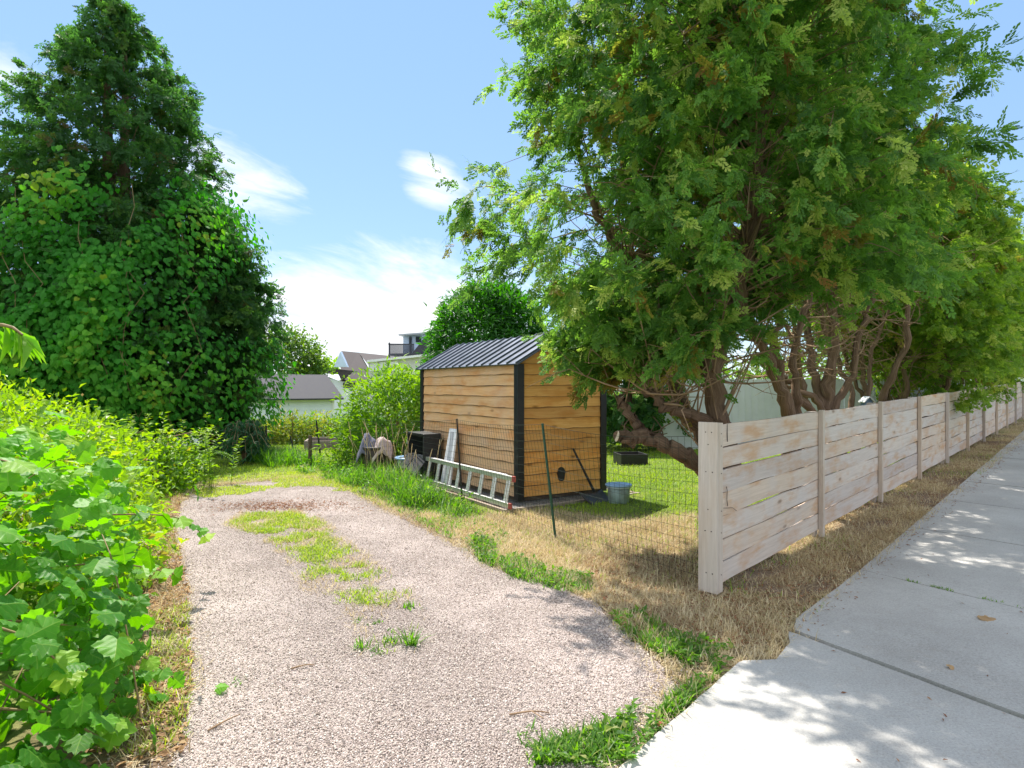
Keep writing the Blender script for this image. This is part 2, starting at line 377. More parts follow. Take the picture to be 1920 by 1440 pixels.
# ground
m, nt, b = nodes('garden_soil_and_turf'); co = objco(nt)
n1 = noise(nt, co, 2.2, 5, .65); n2 = noise(nt, co, 45, 4, .7)
gr = ramp(nt, n1, [(.3, (.07, .13, .022)), (.55, (.14, .20, .035)), (.75, (.25, .25, .07))])
dr = ramp(nt, n1, [(.3, (.19, .135, .075)), (.55, (.32, .24, .135)), (.75, (.44, .35, .20))])
so = ramp(nt, n1, [(.3, (.12, .08, .055)), (.7, (.27, .195, .14))])
c = mixc(nt, attr(nt, 'dry'), gr, dr); c = mixc(nt, attr(nt, 'dirt'), c, so)
c = mixc(nt, .75, c, ramp(nt, n2, [(.3, (.45, .45, .45)), (.5, (1, 1, 1)), (.7, (1.3, 1.3, 1.3))]), 'MULTIPLY')
nt.links.new(c, b.inputs['Base Color']); b.inputs['Roughness'].default_value = .95; b.inputs['Specular IOR Level'].default_value = .1
bump(nt, b, n2, .8, .02)
M['ground'] = m

# ------------------------------------------------------------------ camera, light, sky
cam = bpy.data.cameras.new('camera'); co_ = bpy.data.objects.new('camera', cam); COL.objects.link(co_)
co_.location = (0, 0, EYE); co_.rotation_euler = (math.pi / 2, 0, 0)
cam.sensor_width = 36; cam.lens = F_PX / 1920 * 36; cam.shift_y = (HZ - 720) / 1920; cam.clip_end = 2000; cam.clip_start = .05
scene.camera = co_
SD = Vector((-.31, .57, 1)).normalized()
sun = bpy.data.lights.new('sun', 'SUN'); so_ = bpy.data.objects.new('sun', sun); COL.objects.link(so_)
sun.energy = 3.4; sun.angle = math.radians(.55); sun.color = (1, .94, .84)
so_.rotation_euler = SD.to_track_quat('Z', 'Y').to_euler(); so_.location = (0, 0, 30)
w = bpy.data.worlds.new('World'); scene.world = w; w.use_nodes = True; nt = w.node_tree
bg = nt.nodes['Background']; bg.inputs[1].default_value = .15
sky = N(nt, 'ShaderNodeTexSky', sky_type='NISHITA', sun_disc=False)
sky.sun_elevation = math.asin(SD.z); sky.sun_rotation = math.atan2(SD.x, SD.y)
sky.air_density = 1.0; sky.dust_density = .0; sky.ozone_density = 2.6
tc = N(nt, 'ShaderNodeTexCoord'); sp = N(nt, 'ShaderNodeSeparateXYZ'); nt.links.new(tc.outputs['Generated'], sp.inputs[0])
yy = math_(nt, 'MAXIMUM', sp.outputs[1], .05)
U = math_(nt, 'DIVIDE', sp.outputs[0], yy); Vv = math_(nt, 'DIVIDE', sp.outputs[2], yy)
cb = N(nt, 'ShaderNodeCombineXYZ'); nt.links.new(U, cb.inputs[0]); nt.links.new(math_(nt, 'MULTIPLY_ADD', U, .35, Vv), cb.inputs[1])
cn = noise(nt, mapv(nt, cb.outputs[0], (5, 16, 1)), 1.0, 7, .62, .4)
tot = None
def blob(cu, cv, ru, rv, rot, amp, bias=0.0):
    ca, sa = math.cos(rot), math.sin(rot)
    du = math_(nt, 'SUBTRACT', U, cu); dv = math_(nt, 'SUBTRACT', Vv, cv)
    a = math_(nt, 'DIVIDE', math_(nt, 'ADD', math_(nt, 'MULTIPLY', du, ca), math_(nt, 'MULTIPLY', dv, sa)), ru)
    bb = math_(nt, 'DIVIDE', math_(nt, 'SUBTRACT', math_(nt, 'MULTIPLY', dv, ca), math_(nt, 'MULTIPLY', du, sa)), rv)
    d = math_(nt, 'ADD', math_(nt, 'MULTIPLY', a, a), math_(nt, 'MULTIPLY', bb, bb))
    e = math_(nt, 'MULTIPLY', math_(nt, 'SUBTRACT', 1.0, d), .75)
    e = math_(nt, 'ADD', e, math_(nt, 'MULTIPLY_ADD', cn, 3.6, bias - 1.8))
    return math_(nt, 'MULTIPLY', math_(nt, 'POWER', math_(nt, 'MULTIPLY', e, .8, clamp=True), 1.3), amp)
for bl in [(-.47, .345, .135, .055, -.55, 1.0, .25), (-.125, .335, .062, .036, -.45, 1.0, .3), (-.215, .085, .22, .11, 0, 1.0, .75), (-.24, .195, .13, .012, 0, .5), (-.86, .50, .1, .06, .3, .6), (.5, .02, .6, .10, 0, .5)]:
    v = blob(*bl); tot = v if tot is None else math_(nt, 'MAXIMUM', tot, v)
hs = N(nt, 'ShaderNodeHueSaturation', i_Hue=.52, i_Saturation=1.0, i_Value=.55); nt.links.new(sky.outputs[0], hs.inputs['Color'])
base_sky = mixc(nt, .6, hs.outputs[0], (1.0, 1.78, 2.6))
skyc = mixc(nt, tot, base_sky, (3.2, 3.25, 3.3))
# clouds added out of view, overhead and behind the camera, to lift the shade
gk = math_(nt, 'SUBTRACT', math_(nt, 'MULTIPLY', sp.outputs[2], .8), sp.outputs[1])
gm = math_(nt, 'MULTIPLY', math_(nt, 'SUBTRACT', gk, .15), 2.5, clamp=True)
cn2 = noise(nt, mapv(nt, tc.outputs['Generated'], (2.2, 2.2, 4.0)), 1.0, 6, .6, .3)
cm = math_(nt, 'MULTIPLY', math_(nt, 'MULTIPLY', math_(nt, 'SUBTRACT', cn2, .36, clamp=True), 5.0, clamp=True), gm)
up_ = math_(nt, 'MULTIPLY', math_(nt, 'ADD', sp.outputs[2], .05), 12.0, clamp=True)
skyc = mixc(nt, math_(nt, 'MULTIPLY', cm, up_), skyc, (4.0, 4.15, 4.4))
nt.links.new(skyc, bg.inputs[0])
vs = scene.view_settings; vs.view_transform = 'Standard'; vs.look = 'None'; vs.gamma = 1; vs.exposure = 1.42
scene.cycles.max_bounces = 8; scene.cycles.diffuse_bounces = 4; scene.cycles.transparent_max_bounces = 8
scene.cycles.use_denoising = True

#@@GROUND
# ------------------------------------------------------------------ ground, gravel, paving
def px2(pl): return np.array([G(*p) for p in pl])
GRAVEL = px2([(300, 1560), (322, 1440), (352, 1300), (350, 1180), (340, 1090), (322, 1010), (335, 945), (385, 915), (470, 905), (560, 897), (625, 908), (680, 935), (760, 975), (850, 1020), (930, 1068), (1040, 1098), (1120, 1135), (1180, 1190), (1235, 1250), (1262, 1290), (1235, 1330), (1165, 1440), (1080, 1560)])
APRON = np.array([[.426, 2.33], [1.174, 3.176], [1.21, 3.2], [1.385, 3.215], [1.55, 3.42], [1.615, 3.59], [1.615 + .52 * 3.2, 3.59 - .854 * 3.2], [1.5, -1.2], [-2.6, -1.2]])
t0 = np.array([1.62, 3.60])
jd = np.array([.58, -.815])
WALK_W = 1.75
gx = np.unique(np.concatenate([np.linspace(-400, -40, 13), np.linspace(-40, -12, 15), np.arange(-12, 9, .14), np.linspace(9, 40, 26), np.linspace(40, 400, 13)]))
gy = np.unique(np.concatenate([np.linspace(-60, -2, 20), np.arange(-2, 18, .14), np.linspace(18, 45, 40), np.linspace(45, 500, 16)]))
X, Y = np.meshgrid(gx, gy); nx, ny = len(gx), len(gy)
Zg = gh(X, Y) + np.where((np.abs(X) < 12) & (Y < 18), (fnoise(X, Y, 1.3) - .5) * .03, 0)
dgr = pdist(X, Y, GRAVEL); dap = pdist(X, Y, APRON)
tt, sg = ts(X, Y)
near = smooth((dgr + .5) / .4)
Zg = Zg * (1 - near) + near * (-.001)
Zg = np.where((dap > -.25) | ((sg > .35) & (sg < 2.7) & (tt > -1.2)), gh(X, Y) - .004, Zg)
DRYP = px2([(760, 960), (880, 975), (1000, 955), (1170, 985), (1300, 975), (1312, 1120), (1500, 1190), (1440, 1260), (1290, 1240), (1180, 1190), (1120, 1130), (1000, 1090), (900, 1030)])
ddry = pdist(X, Y, DRYP)
dry = smooth((ddry + .5) / .6)
strip = smooth((sg + .45) / .3) * (1 - smooth((sg - .75) / .2)) * smooth((tt + .8) / .5)
dry = np.maximum(dry, strip)
left = smooth((dgr + .9) / .6) * (X < -.8) * (Y < 8)
sno = smooth((.52 - fnoise(X, Y, 2.6, 33)) / .2)
dirt = np.clip(left * .8 + sno * np.maximum(strip, smooth((ddry + .3) / .4) * .6) + smooth((dgr + .12) / .1), 0, 1)
dry = np.clip(np.maximum(dry, .7 * left) + (fnoise(X, Y, .8, 3) - .5) * .5, 0, 1)
back = smooth((dgr + 1.5) / 1.2) * (Y > 8.5)
dry = np.maximum(dry, back * .55)
mb = MB()
i = np.arange(ny - 1)[:, None] * nx; j = np.arange(nx - 1)[None]
mb.add(np.stack([X, Y, Zg], -1), np.stack([i + j, i + j + 1, i + nx + j + 1, i + nx + j], -1).reshape(-1, 4), smooth=True)
go = mb.build('ground', M['ground']); tag(go, kind='structure')
for nm, a in (('dry', dry), ('dirt', dirt)):
    at = go.data.attributes.new(nm, 'FLOAT', 'POINT'); at.data.foreach_set('value', a.astype(np.float32).ravel())

def rough_poly(poly, step, amp, f=4):
    out = []
    n = len(poly)
    for k in range(n):
        a, bb = poly[k], poly[(k + 1) % n]; L = np.linalg.norm(bb - a); q = max(1, int(L / step))
        nrm = np.array([-(bb - a)[1], (bb - a)[0]]) / (L + 1e-9)
        for u in range(q):
            p = a + (bb - a) * u / q
            out.append(p + nrm * ((fnoise(p[0], p[1], f) - .5) * amp * 2 + (fnoise(p[0], p[1], f * 5, 4) - .5) * amp * .8))
    return np.array(out)
def sheet(name, poly, z, mat, thick=0):
    V = [(p[0], p[1], float(z(p[0], p[1])) if callable(z) else z) for p in poly]
    tr = tessellate_polygon([[Vector((v[0], v[1], 0)) for v in V]])
    F = []
    for t in tr:
        a, bb, c = (np.array(V[q]) for q in t)
        F.append(t if np.cross(bb - a, c - a)[2] > 0 else t[::-1])
    mb = MB(); mb.add(V, np.array(F))
    if thick:
        n = len(V); Vb = [(v[0], v[1], v[2] - thick) for v in V]
        area = sum(V[k][0] * V[(k + 1) % n][1] - V[(k + 1) % n][0] * V[k][1] for k in range(n))
        Q = [(k, (k + 1) % n, (k + 1) % n + n, k + n) for k in range(n)]
        Q = [q[::-1] for q in Q] if area > 0 else Q
        mb.add(V + Vb, np.array(Q))
    o = mb.build(name, mat); return tag(o, kind='structure')
sheet('gravel_driveway', rough_poly(GRAVEL, .025, .06, 7), .004, M['gravel'])
sheet('driveway_apron', rough_poly(APRON, .05, .005, 6), .022, M['concrete'], .06)
# sidewalk slabs
U3 = np.array([.690, .724]); 
starts = [0.03]; 
for L in (1.50, 1.75, 1.75, 1.6, 1.6, 1.6, 1.6, 1.6, 1.6, 3.2, 3.2, 3.2, 3.2, 6, 6): starts.append(starts[-1] + L)
sm = MB()
for k in range(len(starts) - 1):
    a = t0 + U3 * (starts[k] + .007); e = t0 + U3 * (starts[k + 1] - .007)
    ja, je = (np.array([.52 + .10 * min(1, q_ / 4), 0]) for q_ in (starts[k], starts[k + 1])); ja[1], je[1] = -math.sqrt(1 - ja[0] ** 2), -math.sqrt(1 - je[0] ** 2)
    cs = [a, a + ja * 2.15, e + je * 2.15, e]
    if k == 0:
        cs = [a + ja * .02, a + ja * 2.15, e + je * 2.15, e, a + U3 * .18 - ja * .03]
    P = rough_poly(np.array(cs), .12, .006, 6)
    dz = rs.uniform(-.003, .004)
    V = np.array([(p[0], p[1], float(gh(*p)) + .022 + dz) for p in P])
    tr = tessellate_polygon([[Vector((v[0], v[1], 0)) for v in V]])
    F = [t if np.cross(V[t[1]] - V[t[0]], V[t[2]] - V[t[0]])[2] > 0 else t[::-1] for t in tr]
    n = len(V); Vb = V - [0, 0, .07]
    sm.add(V, np.array(F)); 
    ar = sum(V[q][0] * V[(q + 1) % n][1] - V[(q + 1) % n][0] * V[q][1] for q in range(n))
    Q = [(q, (q + 1) % n, (q + 1) % n + n, q + n) for q in range(n)]
    sm.add(np.concatenate([V, Vb]), np.array([q[::-1] for q in Q] if ar > 0 else Q))
tag(sm.build('sidewalk', M['concrete']), kind='structure')

#@@FENCE
# ------------------------------------------------------------------ wooden fence
def f3(t, n, z): # t along, n into yard
    p = FC + FU * t + FN * n
    return np.array([p[0], p[1], z])
u3 = np.array([FU[0], FU[1], .021]); n3 = np.array([FN[0], FN[1], 0]); z3 = np.array([0, 0, 1.])
fence = empty('wooden_fence', f3(0, 0, 0), label='long weathered horizontal board fence running beside the concrete sidewalk', cat='fence')
POSTS = [0] + [2.11 + 2.06 * k for k in range(12)]
H = 1.20
mb = MB()
mb.box(f3(.0, .0, .025), n3 * .141, u3 * .021, z3 * (H - .022), rnd=.45)
mb.box(f3(.024, -.002, .028), u3 * .058, n3 * .03, z3 * (H - .03), rnd=.6)
mb.box(f3(.026, .032, -.05), u3 * .09, n3 * .09, z3 * (H + .03), rnd=.2)
nail = []
for zz in (1.135, 1.05, .86, .60, .45, .16):
    for nn in (.04, .085) if zz not in (1.05, .6) else (.07,):
        mb.tube([f3(-.0025, nn + rs.uniform(-.008, .008), zz), f3(.003, nn, zz)], .004, 6, 1)
    mb.tube([f3(.055, -.005, zz - .01), f3(.055, .0, zz - .01)], .0035, 6, 1)
mb.build('end_post', [M['post'], M['rustpost']], fence, bevel=.003)
for k, tp in enumerate(POSTS[1:]):
    z = .021 * tp
    mb = MB()
    mb.box(f3(tp - .022, -.026, z + .01), u3 * .045, n3 * .045, z3 * (H - .022 + rs.uniform(-.010, .004)))
    mb.box(f3(tp - .045, .045, z - .05), u3 * .09, n3 * .09, z3 * (H + .02))
    mb.build('post', M['post'], fence, bevel=.003)
for k in range(len(POSTS) - 1):
    ta = POSTS[k] + (.086 if k == 0 else .0) ; tb = POSTS[k + 1] - .0
    mb = MB()
    zz = .075 + rs.uniform(-.008, .008)
    nseg = 26
    for q in range(7):
        h = .151 + rs.uniform(-.004, .004)
        g = rs.uniform(.003, .012)
        tlt = rs.uniform(-.008, .008)
        tl = np.linspace(ta, tb, nseg)
        lo = np.array([(vnoise(t_, k * 9 + q, 2.2) - .5) * .018 for t_ in tl])
        hi = np.array([(vnoise(t_, k * 9 + q + 50, 2.2) - .5) * .018 for t_ in tl])
        off = rs.uniform(-.003, .003)
        cup = np.array([(vnoise(t_, k * 5 + q + 80, 1.3) - .5) * .010 for t_ in tl])
        r = rs.rand()
        Vv_ = []; gc = []
        for a in range(nseg):
            zb = .021 * tl[a] + zz + lo[a] + tlt * (a / nseg - .5); zt = .021 * tl[a] + zz + h + hi[a] + tlt * (a / nseg - .5)
            nb = .022 + off + cup[a]
            for (nn, zc, gv) in ((nb, zb, 0), (nb - .001, zt, h), (nb + .020, zt, h + .02), (nb + .020, zb, 2 * h + .02)):
                Vv_.append(f3(tl[a], nn, zc)); gc.append((tl[a] + r * 5, gv + r * 31, r * 50))
        ii = np.arange(nseg - 1)[:, None] * 4; jj = np.arange(4)[None]; j2 = (jj + 1) % 4
        Fq = np.stack([ii + jj, ii + 4 + jj, ii + 4 + j2, ii + j2], -1).reshape(-1, 4)
        mb.add(Vv_, Fq, 0, r, gc)
        mb.add(Vv_[:4], [[0, 1, 2, 3]], 0, r, gc[:4]); mb.add(Vv_[-4:], [[3, 2, 1, 0]], 0, r, gc[-4:])
        zz += h + g
    if k == 0:   # dead twigs / split stuck on the first bay
        mb.tube([f3(.19, .016, 1.06), f3(.185, .015, 1.12), f3(.187, .016, 1.185)], [.003, .003, .002], 5, 1)
        mb.tube([f3(.165, .012, .745), f3(.172, .010, .72), f3(.17, .011, .65), f3(.185, .012, .605)], .0025, 5, 1)
        mb.tube([f3(.12, .012, .60), f3(.25, .005, .585), f3(.33, .012, .55)], .0018, 5, 1)
    mb.build('board_panel', [M['fence'], M['rustpost']], fence)

#@@SHED
# ------------------------------------------------------------------ shed
A3 = np.array([.843, .537, 0]); B3 = np.array([-.537, .843, 0]); O3 = np.array([.08, 7.43, 0])
LB, WA = 2.80, 1.34; Z0, Z1 = .10, 1.735; RZ = 2.11
shed = empty('garden_shed', O3, label='small lap-sided wooden shed with dark ribbed metal roof and black corner trim', cat='shed')
def lap_wall(start, d, L, out, mat, seed, gable=False, name='wall'):
    mb = MB(); nb = 12; bh = (Z1 - Z0) / nb; nseg = 36
    top = nb + (3 if gable else 0)
    for q in range(top):
        zb = Z0 + q * bh; zt = min(zb + bh + .012, RZ - .03) if gable else min(zb + bh + .012, Z1)
        s0, s1 = 0., L
        if zb >= Z1 - .001:
            sl = L / 2 / (RZ - Z1); cut = (zb - Z1) * sl; s0, s1 = cut, L - cut
            if s1 - s0 < .08: continue
        tl = np.linspace(s0, s1, nseg); r = rs.rand()
        Vw = []; gc = []
        for a, t_ in enumerate(tl):
            wv = (vnoise(t_, q + seed, 3.1) - .5) * .014 + (vnoise(t_, q + seed, 9) - .5) * .008
            p = start + d * t_
            zt_ = zt
            if gable and zb >= Z1 - .001: zt_ = min(zt, Z1 + min(t_, L - t_) / (L / 2) * (RZ - Z1) - .0)
            zt_ = max(zt_, zb + .004)
            lift = .012 + .008 * vnoise(t_, q * 3 + seed, 2)
            zlow = zb + (wv if q else 0)
            ew = .003 + .011 * max(0, vnoise(t_, q * 7 + seed, 4.5) - .25)
            for off, z, gv in ((.001, zt_, bh), (lift * .9, zlow + ew, .012), (lift, zlow, 0), (-.002, zlow + .001, -.02)):
                v = p + out * off; Vw.append((v[0], v[1], z)); gc.append((t_ + r * 5, gv + r * 31, r * 50))
        ii = np.arange(nseg - 1)[:, None] * 4; jj = np.arange(3)[None]
        F = np.stack([ii + jj, ii + jj + 1, ii + 4 + jj + 1, ii + 4 + jj], -1).reshape(-1, 4)
        if np.cross(d, [0, 0, 1]) @ out < 0: F = F[:, ::-1]
        nq = len(F); sel_ = np.arange(nq) % 3 == 0
        n0 = mb.n; mb.add(Vw, F[sel_], 0, r, gc); mb.F.append(F[~sel_] + n0); mb.M.append(np.full((~sel_).sum(), 1)); mb.S.append(np.zeros((~sel_).sum(), bool))
    return mb.build(name, [mat, M['barkedge']], shed)
lap_wall(O3, B3, LB, -A3, M['shed_light'], 3)
lap_wall(O3, A3, WA, -B3, M['shed_gold'], 40, True)
lap_wall(O3 + A3 * WA, B3, LB, A3, M['shed_gold'], 77)
lap_wall(O3 + B3 * LB, A3, WA, B3, M['shed_gold'], 99, True)
core = MB(); core.box(O3 + A3 * .02 + B3 * .02 + z3 * (Z0 - .05), A3 * (WA - .04), B3 * (LB - .04), z3 * (Z1 - Z0 + .04))
core.build('floor_frame', M['stump'], shed)
for (a, bq) in ((0, 0), (WA, 0), (0, LB), (WA, LB)):
    mb = MB(); c = O3 + A3 * a + B3 * bq
    sa = -1 if a == 0 else 1; sb = -1 if bq == 0 else 1
    base = c + A3 * (sa * .034) + B3 * (sb * .034) + z3 * (Z0 - .03)
    mb.box(base, A3 * (-sa * .095), B3 * (-sb * .030), z3 * (Z1 - Z0 + .02))
    mb.box(base + B3 * (-sb * .0303), A3 * (-sa * .030), B3 * (-sb * .06), z3 * (Z1 - Z0 + .02))
    mb.build('corner_trim', M['blacktrim'], shed, bevel=.003)
# roof
roof = MB(); ov, og = .075, .09
rise = (RZ - Z1) / (WA / 2)
for side in (0, 1):
    d = A3 if side == 0 else -A3
    e0 = (O3 if side == 0 else O3 + A3 * WA) - d * ov - B3 * og
    ez = Z1 - rise * ov + .035
    slope = d * (WA / 2 + ov) + z3 * (rise * (WA / 2 + ov)); Ld = B3 * (LB + 2 * og)
    nrm = np.cross(slope, Ld); nrm /= np.linalg.norm(nrm); nrm *= np.sign(nrm[2])
    o = e0 + z3 * ez
    roof.box(o, slope, Ld, nrm * -.018, rnd=.5)
    nr = 15
    for q in range(nr):
        f = q / (nr - 1)
        c = o + Ld * (f * .985 + .004) + nrm * .0003
        bl = B3 * .02
        Vr = [c - bl * .2, c + bl * .35 + nrm * .022, c + bl * 1.05 + nrm * .022, c + bl * 1.6]
        Vr = Vr + [v + slope for v in Vr]
        F = [[0, 1, 5, 4], [1, 2, 6, 5], [2, 3, 7, 6], [0, 3, 2, 1], [4, 5, 6, 7]]
        if side: F = [f_[::-1] for f_ in F]
        roof.add(Vr, F, 0, .5)
ro = roof.build('roof', M['roofmetal'], shed)
for side in (0, 1):
    fm = MB()
    d = A3 if side == 0 else -A3
    e0 = (O3 if side == 0 else O3 + A3 * WA) - d * (ov + .012) - B3 * (og + .012)
    ez = Z1 - rise * ov + .030
    fm.box(e0 + z3 * (ez - .055), d * .020, B3 * (LB + 2 * og + .024), z3 * .062)
    for end in (0, 1):
        st = e0 + (B3 * (LB + 2 * og + .024 - .018) if end else 0) + z3 * (ez - .05) + d * .021
        sl = d * (WA / 2 + ov - .012) + z3 * rise * (WA / 2 + ov - .012)
        fm.box(st, sl, B3 * .018, z3 * .06)
    fm.build('fascia', M['blacktrim'], ro)
rc = MB(); mid = O3 + A3 * WA / 2 - B3 * og + z3 * (RZ + .055)
for sgn in (-1, 1):
    rc.box(mid + z3 * .006, A3 * sgn * .10 - z3 * rise * .10, B3 * (LB + 2 * og), z3 * .006)
rc.build('ridge_cap', M['roofmetal'], ro)
vt = MB(); vc = O3 + A3 * .63 - B3 * .034 + z3 * .36
for q in range(1):
    ring = [vc + A3 * (.055 * math.cos(t_)) + z3 * (.075 * math.sin(t_) - (.03 if math.sin(t_) < -.6 else 0)) for t_ in np.linspace(0, 2 * math.pi, 17)[:-1]]
    vt.add(ring + [r_ + B3 * .03 for r_ in ring], [list(range(16))] + [[k, k + 16, (k + 1) % 16 + 16, (k + 1) % 16] for k in range(16)])
vt.box(vc - A3 * .05 + z3 * .0 - B3 * .012, A3 * .1, B3 * .013, z3 * .012)
vt.build('vent_cover', M['blackplastic'], shed)

# gravel pad with timber edging
pad = empty('gravel_pad', O3 - A3 * .3, label='timber edged grey gravel pad under the wooden shed', cat='gravel pad')
pm = MB(); pO = O3 - A3 * .42 - B3 * .36
AL, BL_ = WA + .75, LB + .62
pm.box(pO + A3 * .05 + B3 * .05 + z3 * -.1, A3 * (AL - .1), B3 * (BL_ - .1), z3 * .145)
pm.build('gravel_fill', M['padgravel'], pad)
pm = MB()
pm.box(pO + z3 * -.08, A3 * AL, B3 * .045, z3 * .145); pm.box(pO + B3 * (BL_ - .045) + z3 * -.08, A3 * AL, B3 * .045, z3 * .145)
pm.box(pO + B3 * .047 + z3 * -.08, A3 * .045, B3 * (BL_ - .094), z3 * .14); pm.box(pO + A3 * (AL - .045) + B3 * .047 + z3 * -.08, A3 * .045, B3 * (BL_ - .094), z3 * .14)
pm.build('timber_edging', M['garden'], pad, bevel=.004)

# ------------------------------------------------------------------ ladder on its side
lad = empty('ladder', (-.03, 6.94, .06), label='aluminium extension ladder lying on its side against the shed', cat='ladder')
lo = np.array([-.035, 6.93, .075]); LL = 2.75; lean = A3 * .05
def rail(o, d, name, w=.024):
    mb = MB(); mb.box(o - A3 * .012, d, A3 * w, z3 * .058); mb.build(name, M['alu'], lad, bevel=.004)
topo = lo + z3 * .30 + lean
rail(lo, B3 * LL, 'rail'); rail(topo, B3 * LL, 'rail')
rail(lo + A3 * .036 + B3 * .16, B3 * (LL - .2), 'rail', .018); rail(topo + A3 * .036 + B3 * .16, B3 * (LL - .2), 'rail', .018)
for sec in (0, 1):
    for q in range(9):
        s_ = .055 + q * .305 + sec * .10
        mb = MB(); a = lo + B3 * s_ + A3 * (.001 + .035 * sec) + z3 * .055
        e = a + lean + z3 * .248
        mb.tube([a, e], .0165, 8); mb.build('rung', M['alu'], lad)
for oo in (lo, topo):
    mb = MB(); mb.box(oo - B3 * .045 - A3 * .016 - z3 * .004, B3 * .044, A3 * .034, z3 * .066); mb.build('end_cap', M['redcap'], lad, bevel=.004)

# ------------------------------------------------------------------ things along the shed wall
def onwall(b_, out, z): return O3 + B3 * b_ - A3 * out + z3 * z
t = empty('storage_tote', onwall(2.3, .2, .05), label='black plastic tote stood on end against the pale shed wall', cat='tote')
mb = MB()
c0 = onwall(1.98, .10, .06); hh = .70
ring0 = [c0, c0 + B3 * .62, c0 + B3 * .62 - A3 * .24, c0 - A3 * .24]
mb.box(c0, B3 * .60, A3 * .03, z3 * hh); mb.box(c0 - A3 * .26, B3 * .03, A3 * .258, z3 * hh); mb.box(c0 - A3 * .26 + B3 * .57, B3 * .03, A3 * .258, z3 * hh)
mb.box(c0 - A3 * .25 + B3 * .031 + z3 * (hh - .03), B3 * .538, A3 * .248, z3 * .03); mb.box(c0 - A3 * .25 + B3 * .031, B3 * .538, A3 * .248, z3 * .03)
mb.build('tote_body', M['blackplastic'], t, bevel=.012)
mb = MB(); mb.box(c0 - A3 * .272 - B3 * .006 + z3 * (hh - .03), B3 * .612, A3 * .012, z3 * .034); mb.build('rim', M['blackplastic'], t, bevel=.006)
t = empty('folded_lid', onwall(2.1, .45, .06), label='dark grey folded two-flap lid in front of the black tote', cat='lid')
mb = MB(); c0 = onwall(1.92, .36, .36)
mb.box(c0 + z3 * .01, B3 * .30 + z3 * .08, -A3 * .16 - z3 * .20, np.cross(B3, A3) * .02 + z3 * .02)
mb.build('flap', M['greyplastic'], t, bevel=.004)
mb = MB(); mb.box(c0 + B3 * .31 + z3 * .09, B3 * .34 - z3 * .03, -A3 * .17 - z3 * .22, z3 * .02); mb.build('flap', M['greyplastic'], t, bevel=.004)
mb = MB(); mb.box(c0 - A3 * .17 + B3 * .05 + z3 * (-.30), B3 * .55, A3 * .15, z3 * .10); mb.build('base_tray', M['blackplastic'], t, bevel=.004)
t = empty('white_panel', onwall(1.5, .1, .05), label='white narrow panel with a grey centre strip leaning on the shed', cat='panel')
c0 = onwall(1.38, .24, .055); ln = A3 * .13 + z3 * .80
mb = MB()
wb, wt = .30, .22; cc = c0 + B3 * .15
Vp = [cc - B3 * wb / 2, cc + B3 * wb / 2, cc + ln + B3 * wt / 2, cc + ln - B3 * wt / 2]; Vp = Vp + [v + A3 * .025 for v in Vp]
mb.add(Vp, [[0, 1, 2, 3][::-1], [4, 5, 6, 7], [0, 4, 5, 1][::-1], [1, 5, 6, 2][::-1], [2, 6, 7, 3][::-1], [3, 7, 4, 0][::-1]])
mb.build('panel_board', M['whitepanel'], t, bevel=.004)
mb = MB(); mb.box(cc - B3 * .045 - A3 * .006 + ln * .05, B3 * .09, A3 * .005, ln * .9); mb.build('centre_strip', M['greystrip'], t)

bc = np.array([-2.22, 10.1, 0])
t = empty('garden_bin', bc, label='dark brown bin under the cloths beside the leafy shrub', cat='bin')
mb = MB(); mb.lathe([(.0, 0.0), (.22, 0), (.25, .30), (.27, .46), (.255, .47), (.22, .05), (0, .05)], bc, 20); mb.build('bin_body', M['darkbin'], t)
mb = MB(); mb.lathe([(.275, .43), (.285, .44), (.285, .475), (.26, .478)], bc, 20); mb.build('bin_rim', M['blackplastic'], t)
def cloth(c, w, d, hgt, mat, label, seed, top):
    n = 15; V = []
    for a in range(n):
        for q in range(n):
            u, v = a / (n - 1) * 2 - 1, q / (n - 1) * 2 - 1
            r = math.hypot(u, v)
            z = top + hgt * (1 - r) + (vnoise(u * 2 + seed, v * 2, 1.4) - .5) * .16 * (1.2 - .5 * r) - max(0, r - .7) * .35
            V.append((c[0] + u * w, c[1] + v * d, c[2] + z))
    ii = np.arange(n - 1)[:, None] * n; jj = np.arange(n - 1)[None]
    mb = MB(); mb.add(V, np.stack([ii + jj, ii + n + jj, ii + n + jj + 1, ii + jj + 1], -1).reshape(-1, 4), smooth=True)
    o = mb.build('cloth', mat, None, origin=c); s = o.modifiers.new('thick', 'SOLIDIFY'); s.thickness = .012
    return tag(o, label, 'cloth', 'cloths draped on the garden bin')
cloth(bc + [-.13, -.05, 0], .17, .18, .20, M['clothgrey'], 'grey crumpled cloth on the left half of the dark bin', 1.3, .50)
cloth(bc + [.13, -.14, 0], .16, .14, .08, M['clothpink'], 'pale pinkish cloth draped over the right half of the dark bin', 4.7, .52)
c = np.array([-1.58, 9.55, 0])
t = empty('basin', c, label='shallow blue-grey basin with a pale rim left of the shed', cat='basin')
mb = MB(); mb.lathe([(0, .0), (.17, 0), (.20, .32), (.19, .33), (.15, .28), (0, .28)], c, 22); mb.build('basin_body', M['greystrip'], t)
mb = MB(); mb.lathe([(.19, .325), (.24, .33), (.245, .35), (.235, .36), (.20, .34)], c, 22); mb.build('basin_rim', M['bluelid'], t)

